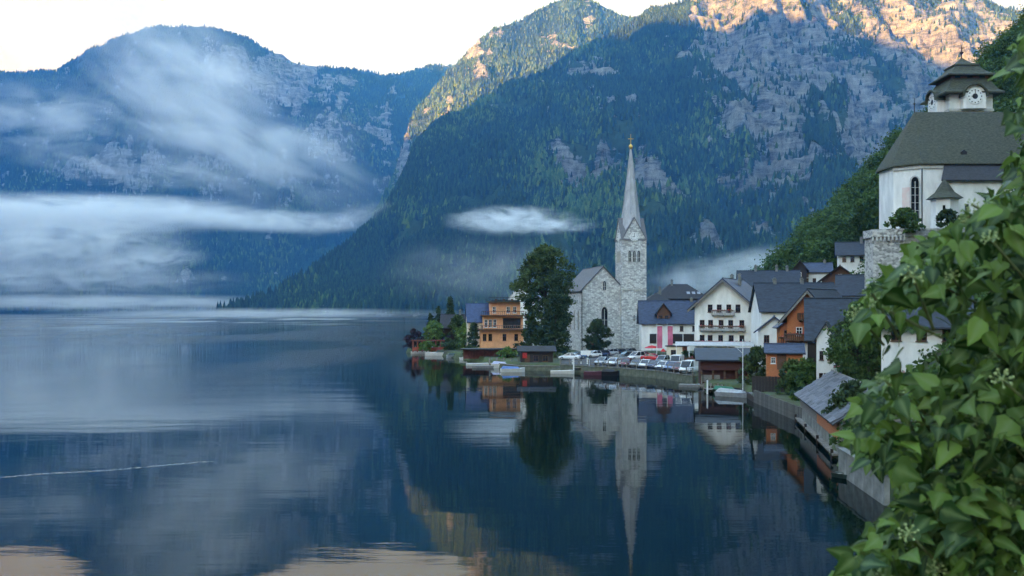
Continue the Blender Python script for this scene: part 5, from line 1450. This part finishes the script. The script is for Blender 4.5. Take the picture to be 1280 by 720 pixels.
# ------------------------------------------------------------------ boathouses
def boathouse_dark():
    t = place('boathouse', 'dark timber boathouse with red lifebuoy beside the quay', 'boathouse', 671, 198, rz=2, z=0)
    W, D = 6.4, 5
    b = MB(); b.box(-W/2-.5, W/2+.7, -.7, D, .55, .8); b.build('deck', timber_grey, t)
    b = MB(); b.box(-W/2, W/2, 0, D, .801, 3.5); b.build('wall', timber_dark, t)
    b = MB(); o = .55
    b.prism([(-o, 3.42), (D/2, 4.35), (D+o, 3.42), (D+o, 3.6), (D/2, 4.55), (-o, 3.6)][::-1], -W/2-.7, W/2+.7); b.v = [(p[1], p[0], p[2]) for p in b.v]; b.build('roof', slate_black, t)
    for x in (-.2, 1.7): win(t, x, 0, 1.5, 1.1, 1.2, fr=timber_brown)
    b = MB(); b.box(-.5, .5, -.06, -.004, .81, 2.9); b.build('door', timber_brown, t, loc=(-1.9, 0, 0))
    for q in range(5):
        for y in (-.5, D-.4):
            b = MB(); b.tube((0, 0, -2), (0, 0, .549), .14); b.build('pile', timber_dark, t, loc=(-W/2+.1+q*(W-.2)/4, y, 0))
    l = empty('lifebuoy', (X(656, 197.7), 197.75, Z(444, 197.7)), 0, 'red lifebuoy board on the dark boathouse', 'lifebuoy')
    b = MB(); n = 14
    for q in range(n):
        a0, a1 = 2*math.pi*q/n, 2*math.pi*(q+1)/n; b.tube((.32*math.cos(a0), -.09, .32*math.sin(a0)), (.32*math.cos(a1), -.09, .32*math.sin(a1)), .085, n=6)
    b.build('ring', red, l); b = MB(); b.box(-.45, .45, -.03, .03, -.6, .5); b.build('backboard', red, l)
boathouse_dark()
def boathouse_red():
    t = place('boathouse', 'red brown timber boathouse with dark slate roof by the mast', 'boathouse', 906, 150, rz=-8, z=0)
    W, D = 7.2, 7
    b = MB(); b.box(-W/2, W/2, 0, D, 2.7, 4.5); b.box(-W/2, W/2, .9, D, -.5, 2.699); b.build('wall', timber_red, t)
    b = MB(); o = .7
    b.prism([(-o, 4.12), (D/2, 5.7), (D+o, 4.12), (D+o, 4.34), (D/2, 5.95), (-o, 4.34)][::-1], -W/2-.8, W/2+.8); b.v = [(p[1], p[0], p[2]) for p in b.v]; b.build('roof', slate_navy, t)
    g = MB()
    for s in (-1, 1): g.add([(s*W/2, 0, 4.5), (s*W/2, D, 4.5), (s*W/2, D/2, 5.65), (s*W/2-.1*s, 0, 4.5), (s*W/2-.1*s, D, 4.5), (s*W/2-.1*s, D/2, 5.65)], [(0,1,2), (5,4,3), (0,3,4,1), (1,4,5,2), (2,5,3,0)])
    g.build('gable_board', timber_red, t)
    for q in range(5):
        b = MB(); b.box(-.13, .13, -.13, .13, -2, 2.69); b.build('post', timber_brown, t, loc=(-W/2+.15+q*(W-.3)/4, .16, 0))
    b = MB(); b.box(-W/2+.3, -W/2+2.9, .3, .36, .9, 2.0); b.build('rail_panel', timber_grey, t)
    b = MB(); b.box(-W/2-.3, W/2+.5, -.8, 1, .3, .48); b.build('deck', timber_grey, t)
    for q in range(22):
        b = MB(); b.box(-.14, .14, -.035, -.003, 2.72, 4.2); b.build('wall_board', timber_red, t, loc=(-W/2+.2+q*(W-.4)/21, random.uniform(-.012, 0), 0))
boathouse_red()
def shingle_boathouse():
    # long roof running along the shore from (1004,530) to (1045,578) in the photograph
    p0 = Vector((X(1000, 106), 106)); p1 = Vector((X(1049, 79), 79))
    d = p1-p0; L_ = d.length; ang = math.atan2(d.y, d.x)
    t = empty('shingle_boathouse', (p0.x, p0.y, 0), ang, 'long lakeside boathouse roofed with weathered grey shingles', 'boathouse')
    # local x runs along the shore towards the viewer, local +y is inland, -y the lake
    D = 6.6; He = 3.1; Hr = 5.3
    b = MB(); b.box(0, L_, 0, D, -2, 1.45); b.build('foundation', concrete, t)
    b = MB(); b.box(.02, L_-.02, .02, D-.02, 1.451, He); b.build('wall', timber_grey, t)
    b = MB(); b.box(L_*.52, L_-.05, -.06, -.004, 1.5, 2.7); b.build('red_boards', timber_orange, t)
    g = MB()
    for x in (0, L_-.12):
        g = MB(); g.prism([(0, He+.001), (D, He+.001), (D/2, Hr-.05)], x, x+.12); g.v = [(p[1], p[0], p[2]) for p in g.v]; g.f = [f[::-1] for f in g.f]; g.build('gable_board', timber_grey, t)
    sl = (Hr-He)/(D/2); o = .55
    b = MB(); b.prism([(-o, He-o*sl), (D/2, Hr), (D+o, He-o*sl), (D+o, He-o*sl+.12), (D/2, Hr+.12), (-o, He-o*sl+.12)][::-1], -.4, L_+.4); b.v = [(p[1], p[0], p[2]) for p in b.v]
    rf = b.build('roof', slate_black, t)
    # shingles on the slope facing the lake and the other side
    sm = [M('grey_shingle', (.125, .13, .15), .8, .35, 1.5, rnd=.35, stretch=(3,1,1))]
    W_ = 1.05; rows = 8
    run = math.hypot(D/2+o, (D/2+o)*sl); rl = run/rows; pitch = math.atan(sl)
    me = MB().hexa([(0, 0, .0), (W_*.97, 0, .0), (W_*.97, rl*1.2, .0), (0, rl*1.2, .0), (0, 0, .06), (W_*.97, 0, .06), (W_*.97, rl*1.2, .035), (0, rl*1.2, .035)]).mesh('shingle', sm[0])
    nx = int((L_+.8)/W_)
    for side in (0, 1):
        for k in range(rows):
            for q in range(nx):
                if side and k < 3: continue
                xx = -.4+q*W_+(k % 2)*W_*.4+random.uniform(-.02, .02); u = k*rl
                if xx > L_+.4-W_*.6: continue
                j = random.uniform(0, .03)
                if side == 0:
                    link_mesh('shingle', me, rf, (xx, -o+u*math.cos(pitch)-.03, He-o*sl+.125+u*math.sin(pitch)+j), (pitch, random.uniform(-.01, .01), random.uniform(-.012, .012)))
                else:
                    link_mesh('shingle', me, rf, (xx+W_, D+o-u*math.cos(pitch)+.03, He-o*sl+.125+u*math.sin(pitch)+j), (pitch, 0, math.pi))
    c = MB(); c.tube((-.45, D/2, Hr+.16), (L_+.45, D/2, Hr+.16), .1, n=6); c.build('ridge_cap', timber_grey, rf)
    for q in range(4):
        b = MB(); b.tube((0, 0, -2), (0, 0, .8), .12); b.build('pile', timber_dark, t, loc=(.4+q*(L_-.8)/3, -.5, 0))
    b = MB(); b.box(-.2, L_+.2, -.55, -.01, .35, .5); b.build('walkway', timber_grey, t)
shingle_boathouse()

# ------------------------------------------------------------------ boats, jetties, posts
def boat_hull(L_, W_, H_, mat_out, mat_in):
    n = 9; o = MB(); secs = []
    for i in range(n):
        u = i/(n-1); x = (u-.5)*L_; w = W_/2*(math.sin(math.pi*min(1, .28+.72*(1-u)) if u > .4 else math.pi*.5*1)**.8 if u > .4 else (.82+.18*u/.4))
        if i == n-1: w = .03
        sheer = H_*(1+.35*max(0, u-.4)**2*2.5)
        secs.append((x, w, sheer))
    vs = []; fs = []
    for x, w, s in secs:
        vs += [(x, 0, -.12), (x, -w*.6, -.08), (x, -w, s), (x, -w+.06, s), (x, -w*.55, .08), (x, 0, .06), (x, w*.55, .08), (x, w-.06, s), (x, w, s), (x, w*.6, -.08)]
    k = 10
    for i in range(n-1):
        for j in range(k): fs.append((i*k+j, i*k+(j+1) % k, (i+1)*k+(j+1) % k, (i+1)*k+j))
    fs.append(tuple(range(k))); fs.append(tuple((n-1)*k+j for j in range(k-1, -1, -1)))
    o.add(vs, fs); return o
def boat(label, px, Y, rz, L_, W_, H_, hull, inner, cabin=None, canopy=None, name='moored_boat'):
    t = empty(name, (X(px, Y), Y, .05), R(rz), label, 'boat')
    boat_hull(L_, W_, H_, hull, inner).build('hull', hull, t, smooth=False)
    for u in (-.25, .05, .28):
        b = MB(); b.box(L_*u-.12, L_*u+.12, -W_*.40, W_*.40, H_*.7, H_*.7+.05); b.build('thwart', inner, t)
    if cabin:
        b = MB(); b.hexa([(-.1*L_, -W_*.36, H_), (.22*L_, -W_*.33, H_), (.22*L_, W_*.33, H_), (-.1*L_, W_*.36, H_), (-.08*L_, -W_*.30, H_+.6), (.12*L_, -W_*.28, H_+.55), (.12*L_, W_*.28, H_+.55), (-.08*L_, W_*.30, H_+.6)]); b.build('cabin', cabin, t)
        b = MB(); b.box(.10*L_, .125*L_, -W_*.27, W_*.27, H_+.25, H_+.52); b.build('windscreen', car_glass, t, loc=(.045*L_, 0, 0), rot=(0, .0, 0))
    if canopy:
        b = MB(); b.hexa([(-.48*L_, -W_*.45, H_+.02), (.3*L_, -W_*.45, H_+.02), (.3*L_, W_*.45, H_+.02), (-.48*L_, W_*.45, H_+.02), (-.4*L_, -W_*.2, H_+.5), (.2*L_, -W_*.1, H_+.35), (.2*L_, W_*.1, H_+.35), (-.4*L_, W_*.2, H_+.5)]); b.build('tarpaulin', canopy, t)
    return t
grey_hull = M('grey_hull_paint', (.34, .36, .38), .4, .2, 2); dark_hull = M('dark_green_hull', (.03, .05, .045), .5, .2, 2); wood_in = M('varnished_wood', (.22, .12, .06), .5, .3, 3)
blue_tarp = M('blue_tarpaulin', (.12, .2, .42), .7, .2, 2); green_tarp = M('green_tarpaulin', (.03, .16, .10), .7, .2, 2); lilac_tarp = M('pale_lilac_tarpaulin', (.42, .42, .55), .7, .2, 2)
boat('white skiff moored at the tip of the wooded point', 525, YW(442), 12, 4.8, 1.6, .55, white_paint, wood_in)
boat('white motor boat with dark cabin below the pergola', 550, YW(444.5), -8, 7.6, 2.3, .8, white_paint, wood_in, cabin=dark_hull)
boat('grey boat under a dark cover beside the white motor boat', 571, YW(447), 20, 5.0, 1.8, .6, grey_hull, wood_in, canopy=dark_hull)
boat('small white boat at the green bank', 585, YW(450), -35, 4.4, 1.5, .55, white_paint, wood_in)
boat('white rowing boat lying left of the jetty', 601, YW(457), 4, 6.2, 1.6, .45, white_paint, wood_in)
boat('long white flat boat below the villa lawn', 606, YW(460), 2, 5.2, 1.5, .4, grey_hull, wood_in)
boat('electric boat with lilac canopy at the jetty', 629, YW(460), -5, 4.8, 2.1, .8, white_paint, wood_in, canopy=lilac_tarp)
boat('slim grey sailing boat under the tall mast', 918, YW(496), -38, 5.4, 1.5, .55, grey_hull, white_paint, canopy=grey_hull)
boat('green covered boat in front of the red brown boathouse', 908, YW(491.5), -20, 3.8, 1.5, .5, dark_hull, wood_in, canopy=green_tarp)
boat('small dark rowing boat moored at the concrete wall', 1057, YW(598), -52, 2.0, .8, .28, dark_hull, timber_grey)
boat('dark purple boat at the quay below the parked cars', 742, YW(469), -4, 3.6, 1.5, .6, M('plum_hull', (.14, .06, .09), .5, .2, 2), wood_in)
boat('black boat beside the purple one at the quay', 763, YW(470), -6, 3.2, 1.4, .75, M('black_hull', (.012, .012, .014), .5, .2, 2), timber_dark, canopy=M('black_hull', (.012, .012, .014), .5, .2, 2))
boat('white covered boat left of the dark boathouse', 641, YW(465), 8, 4.6, 1.7, .6, white_paint, wood_in, canopy=blue_tarp)
boat('white skiff against the quay right of the dark boathouse', 703, YW(467), -4, 4.4, 1.5, .5, white_paint, wood_in)
boat('grey punt tied beside the white mooring post', 866, YW(484), -14, 4.2, 1.3, .4, grey_hull, timber_grey)
# the tall mast with its short yard
Ym = 137
t = empty('mast', (X(928.5, Ym), Ym, 0), 0, 'tall slender white mast with a short white yard near its top', 'mast')
b = MB(); b.tube((0, 0, -2), (0, 0, Z(424, Ym)), .06, .04, 8); b.build('pole', white_paint, t)
b = MB(); b.box(-1.1, 1.15, -.05, .05, Z(434.6, Ym), Z(433.2, Ym)); b.build('yard', white_paint, t)
b = MB(); b.tube((-.98, 0, Z(433.5, Ym)), (0, 0, Z(442, Ym)), .025); b.build('stay', white_paint, t)
# jetty with white posts
def jetty(label, px0, px1, Y, depth, z, posts, n, name='jetty', white_posts=True):
    t = empty(name, (X(px0, Y), Y, 0), 0, label, 'jetty'); w = X(px1, Y)-X(px0, Y)
    k = max(3, int(w/.32)); me = MB().box(.01, w/k-.01, 0, depth, z-.08, z).mesh('plank', timber_grey)
    for q in range(k): link_mesh('plank', me, t, (q*w/k, 0, random.uniform(-.01, .01)))
    b = MB(); b.box(0, w, .2, .35, z-.28, z-.081); b.box(0, w, depth-.35, depth-.2, z-.28, z-.081); b.build('beam', timber_dark, t)
    pm = MB().tube((0, 0, -2), (0, 0, z+posts), .13, n=8).mesh('post', white_paint if white_posts else timber_grey)
    for q in range(n):
        for y in (-.14, depth+.14): link_mesh('post', pm, t, (q*w/max(1, n-1), y, 0))
    return t
jetty('low grey jetty with posts before the lilac boat', 612, 648, 203, 3.0, .7, 1.2, 5, white_posts=False)
jetty('narrow jetty with tall white posts at the car park corner', 717, 736, 187, 3.4, .9, 1.7, 2)
jetty('plank landing below the red brown boathouse', 884, 902, 142, 2.4, .5, .7, 3, white_posts=False)
for i, (px, py, lb) in enumerate(((726, 464, 'white mooring post left of the notice board'), (753, 467, 'grey mooring post beside the purple boat'), (884, 492, 'white mooring post at the boathouse landing'), (877, 485, 'pale mooring post by the quay end'), (943, 500, 'grey mooring post right of the mast'))):
    Y = YW(py)-.6
    t = empty('mooring_post', (X(px, Y), Y, 0), 0, lb, 'post', 'mooring posts')
    b = MB(); b.tube((0, 0, -2), (0.03, 0, 2.0), .13, .11); b.build('shaft', white_paint if 'white' in lb else timber_grey, t); b = MB(); b.lathe([(.15, 2.0), (.16, 2.08), (.03, 2.16)], 8); b.build('cap', iron, t)
# flower trough on the concrete wall
Yf = 66.0
t = empty('flower_trough', (X(1108, Yf), Yf+.2, 1.75), R(-30), 'trough of orange and pink flowers on the concrete wall', 'flowers')
b = MB(); b.box(-.9, .9, -.18, .18, 0, .3); b.build('trough', timber_brown, t); flower_row(t, -1.0, 1.0, 0, .38, M('salmon_petals', (.75, .28, .16), .6, .3, 6), 170, .2)

# the faint wake of a boat that has passed, far to the left
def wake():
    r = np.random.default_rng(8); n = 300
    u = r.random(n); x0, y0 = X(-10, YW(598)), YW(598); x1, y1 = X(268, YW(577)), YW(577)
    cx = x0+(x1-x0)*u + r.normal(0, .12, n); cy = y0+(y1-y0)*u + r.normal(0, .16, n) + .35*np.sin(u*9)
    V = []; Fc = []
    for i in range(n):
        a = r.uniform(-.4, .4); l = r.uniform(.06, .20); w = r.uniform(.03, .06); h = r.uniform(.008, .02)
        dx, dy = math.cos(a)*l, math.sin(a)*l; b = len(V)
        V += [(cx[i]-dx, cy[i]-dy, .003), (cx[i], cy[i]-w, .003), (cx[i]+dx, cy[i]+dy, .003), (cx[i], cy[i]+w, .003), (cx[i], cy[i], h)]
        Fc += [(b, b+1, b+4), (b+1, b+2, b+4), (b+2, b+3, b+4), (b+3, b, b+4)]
    me = np_mesh('wake', np.array(V), np.array(Fc), M('wake_foam_glint', (.16, .2, .23), .15, .2, 5), smooth=False)  # pale foam colour also stands in for sky glinting off the wavelets
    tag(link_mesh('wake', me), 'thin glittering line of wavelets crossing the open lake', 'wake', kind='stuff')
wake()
# ------------------------------------------------------------------ ivy in the foreground
ivy_mat = None
def ivy_material(name, base, young):
    m = new_mat(name)
    out = nd(m, 'ShaderNodeOutputMaterial')
    p = nd(m, 'ShaderNodeBsdfPrincipled', {'Roughness': .5, 'Specular IOR Level': .3})
    tr = nd(m, 'ShaderNodeBsdfTranslucent'); ms = nd(m, 'ShaderNodeMixShader', {0: .28})
    lk(m, p.outputs[0], ms.inputs[1]); lk(m, tr.outputs[0], ms.inputs[2]); lk(m, ms.outputs[0], out.inputs[0])
    at = nd(m, 'ShaderNodeAttribute', attribute_name='tone'); oi = nd(m, 'ShaderNodeObjectInfo')
    ad = nd(m, 'ShaderNodeMath', operation='ADD'); lk(m, at.outputs['Fac'], ad.inputs[0]); lk(m, oi.outputs['Random'], ad.inputs[1])
    fr = nd(m, 'ShaderNodeMath', operation='FRACT'); lk(m, ad.outputs[0], fr.inputs[0])
    rp = nd(m, 'ShaderNodeValToRGB'); e = rp.color_ramp.elements
    e[0].color = c4(base); e[1].color = c4(young); e[0].position = .2; e[1].position = 1
    lk(m, fr.outputs[0], rp.inputs[0])
    uvn = nd(m, 'ShaderNodeAttribute', attribute_name='vein')
    mx = nd(m, 'ShaderNodeMix', data_type='RGBA'); mx.inputs[7].default_value = (.17, .24, .09, 1)
    vs = nd(m, 'ShaderNodeMath', {1: .55}, operation='MULTIPLY'); lk(m, uvn.outputs['Fac'], vs.inputs[0])
    lk(m, vs.outputs[0], mx.inputs[0]); lk(m, rp.outputs[0], mx.inputs[6])
    lk(m, mx.outputs[2], p.inputs['Base Color']); lk(m, mx.outputs[2], tr.inputs['Color'])
    return m
ivy_leaf_m = ivy_material('ivy_leaf', (.011, .042, .006), (.135, .225, .034))
ivy_flower_m = M('ivy_flower_green', (.34, .42, .17), .7, .3, 30)
ivy_stem_m = M('ivy_stem', (.13, .15, .06), .7, .3, 20)
# one leaf: unit length along +y, pointed, slightly lobed, folded along the midrib and arched down
_us = [0, .10, .26, .45, .65, .84, 1.0]
_ws = [.02, .24, .34, .30, .20, .10, .0]
def leaf_base(lobed=0.0, arch=.22):
    v = []; vein = []
    for u, w in zip(_us, _ws):
        w2 = w*(1 + lobed*(.55 if .08 < u < .3 else -.15))
        z = -arch*u*u
        v += [(-w2, u - (.06 if u == .10 else 0), z+.10*w2*2*.5), (-w2*.5, u, z+.03), (0, u, z-.012), (w2*.5, u, z+.03), (w2, u - (.06 if u == .10 else 0), z+.10*w2*2*.5)]
        vein += [0, 0, 1, 0, 0]
    f = []
    for i in range(len(_us)-1):
        for j in range(4): a = i*5+j; f.append((a, a+1, a+6, a+5))
    return np.array(v), np.array(f), np.array(vein, float)
LV = [leaf_base(l, a) for l, a in ((0, .18), (.5, .3), (.2, .42), (.8, .12))]
IVY_POLY = [(1310, 18), (1276, 42), (1266, 76), (1282, 110), (1260, 150), (1284, 178), (1256, 206), (1268, 232), (1232, 246), (1190, 276), (1150, 300), (1120, 338), (1088, 356), (1066, 402), (1080, 432), (1106, 452), (1074, 500), (1062, 545), (1080, 572), (1118, 592), (1128, 628), (1092, 655), (1070, 690), (1040, 726), (1040, 760), (1420, 760), (1420, 18)]
def in_poly(x, y, P):
    ins = np.zeros(x.shape, bool)
    for i in range(len(P)):
        a = P[i]; b = P[(i+1) % len(P)]
        if a[1] == b[1]: continue
        ins ^= ((a[1] > y) != (b[1] > y)) & (x < (b[0]-a[0])*(y-a[1])/(b[1]-a[1])+a[0])
    return ins
def rot_frames(n, r, droop):
    """leaf direction mostly outward to the left/front and drooping; blade normal roughly up and towards the viewer"""
    d = np.stack([r.normal(-.35, .75, n), r.normal(-.3, .6, n), r.normal(-droop, .55, n)], -1); d /= np.linalg.norm(d, axis=1)[:, None]
    up = np.stack([r.normal(-.15, .6, n), r.normal(-.4, .6, n), r.normal(.75, .5, n)], -1)
    s = np.cross(d, up); s /= np.linalg.norm(s, axis=1)[:, None]
    nn = np.cross(s, d)
    return s, d, nn
def ivy():
    root = empty('ivy_bush', (2.2, 3.2, 10.3), 0, 'overhanging flowering ivy filling the right foreground', 'ivy')
    O = np.array([2.2, 3.2, 10.3])
    r = np.random.default_rng(77)
    N = 15000
    px = r.uniform(1035, 1330, N); py = r.uniform(20, 750, N)
    dep = r.uniform(2.2, 3.9, N)
    ok = in_poly(px, py, IVY_POLY)
    # the gap through which the terrace house shows
    gap = (((px-1150)/56)**2 + ((py-425)/56)**2) < 1
    ok &= ~(gap & (r.random(N) < .93))
    ok &= fbm(px/70., py/70., 3) > -.30
    # thinner towards the outer edge
    edge = in_poly(px-26, py, IVY_POLY)
    ok &= edge | (r.random(N) < .55)
    px, py, dep = px[ok], py[ok], dep[ok]
    P = np.stack([(px-640)/F*dep, dep, CAMZ+(HZ-py)/F*dep], -1)-O
    n = len(P)
    s, d, nn = rot_frames(n, r, .55)
    size = .024 + .054*r.random(n)**1.4
    kind = r.integers(0, len(LV), n); tone = r.random(n)
    # the nearest leaves in view are parts of their own
    vis = np.where((px < 1290) & (py < 725))[0]
    order = vis[np.argsort(dep[vis])]
    own = order[:300]; isown = np.zeros(n, bool); isown[own] = True
    meshes = []
    for v, f, ve in LV:
        me = np_mesh('leaf', v, f, ivy_leaf_m)
        a = me.attributes.new('vein', 'FLOAT', 'POINT'); a.data.foreach_set('value', ve.astype(np.float32)); me.attributes.new('tone', 'FLOAT', 'POINT')
        meshes.append(me)
    for i in own:
        m = Matrix((( *s[i],), (*d[i],), (*nn[i],))).transposed()
        link_mesh('leaf', meshes[kind[i]], root, P[i], m.to_euler(), (size[i],)*3)
    V = []; Fc = []; T_ = []; VE = []; off = 0
    for i in np.where(~isown)[0]:
        v, f, ve = LV[kind[i]]
        w = P[i] + size[i]*(v[:, :1]*s[i] + v[:, 1:2]*d[i] + v[:, 2:]*nn[i])
        V.append(w); Fc.append(f+off); off += len(v); T_.append(np.full(len(v), tone[i])); VE.append(ve)
    me = np_mesh('foliage', np.concatenate(V), np.concatenate(Fc), ivy_leaf_m)
    a = me.attributes.new('tone', 'FLOAT', 'POINT'); a.data.foreach_set('value', np.concatenate(T_).astype(np.float32))
    a = me.attributes.new('vein', 'FLOAT', 'POINT'); a.data.foreach_set('value', np.concatenate(VE).astype(np.float32))
    o = link_mesh('foliage', me, root); o['kind'] = 'stuff'
    # woody stems rising from the wall foot
    rr = random.Random(4)
    for q in range(16):
        tpx = rr.uniform(1130, 1300); tpy = rr.uniform(330, 640); dd = rr.uniform(2.8, 3.8)
        e = Vector(((tpx-640)/F*dd, dd, CAMZ+(HZ-tpy)/F*dd))-Vector(O); st = Vector((rr.uniform(-.2, .8), rr.uniform(-.1, .6), 0))
        b = MB(); last = st
        for k in range(1, 8):
            u = k/7; c = st.lerp(e, u) + Vector((.25*math.sin(u*3.1), .05*math.sin(u*9+q), .12*math.sin(u*6+q))); b.tube(last, c, .012*(1.3-u), .012*(1.3-u-.14), 6); last = c
        b.build('stem', ivy_stem_m, root)
    # flower umbels on stalks
    ball = MB()
    for q in range(16):
        th = math.acos(1-2*(q+.5)/16*.8); ph = q*2.4; c = Vector((math.sin(th)*math.cos(ph), math.sin(th)*math.sin(ph), math.cos(th)))
        ball.tube((0, 0, 0), c*.85, .025, n=4)
        bm = bmesh.new(); bmesh.ops.create_icosphere(bm, subdivisions=1, radius=.15)
        ball.add([v.co+c for v in bm.verts], [tuple(v.index for v in f.verts) for f in bm.faces]); bm.free()
    ume = ball.mesh('flower_head', ivy_flower_m)
    spots = [(1057,690,2.6),(1045,712,2.6),(1120,655,2.7),(1133,668,2.7),(1082,470,2.5),(1098,486,2.5),(1112,492,2.6),(1075,382,2.5),(1068,366,2.6),(1190,262,2.7),(1185,276,2.7),(1205,286,2.6),(1160,312,2.6),(1228,330,2.5),(1248,405,2.4),(1190,520,2.5),(1180,500,2.6),(1225,618,2.4),(1240,590,2.4),(1255,700,2.4),(1200,690,2.5),(1150,600,2.6),(1262,250,2.5),(1215,440,2.5),(1130,350,2.6),(1270,540,2.4),(1165,560,2.5),(1052,392,2.7),(1140,706,2.5),(1095,700,2.6)]
    while len(spots) < 50:
        a, b_ = rr.uniform(1060, 1275), rr.uniform(230, 715)
        if bool(in_poly(np.array([a-8.]), np.array([b_]), IVY_POLY)[0]) and math.hypot(a-1150, b_-425) > 60: spots.append((a, b_, rr.uniform(2.25, 2.6)))
    for i, (a, b_, dd) in enumerate(spots):
        c = Vector(((a-640)/F*dd, dd-.12, CAMZ+(HZ-b_)/F*dd))-Vector(O)
        k = MB(); base = c + Vector((rr.uniform(.08, .2), rr.uniform(.05, .15), -rr.uniform(.03, .12))); k.tube(base, c, .004, .003, 5); st = k.build('flower_stalk', ivy_stem_m, root)
        link_mesh('flower_head', ume, st, c, (rr.uniform(-.6, .3), rr.uniform(-.8, .2), 0), (rr.uniform(.016, .024),)*3)
ivy()
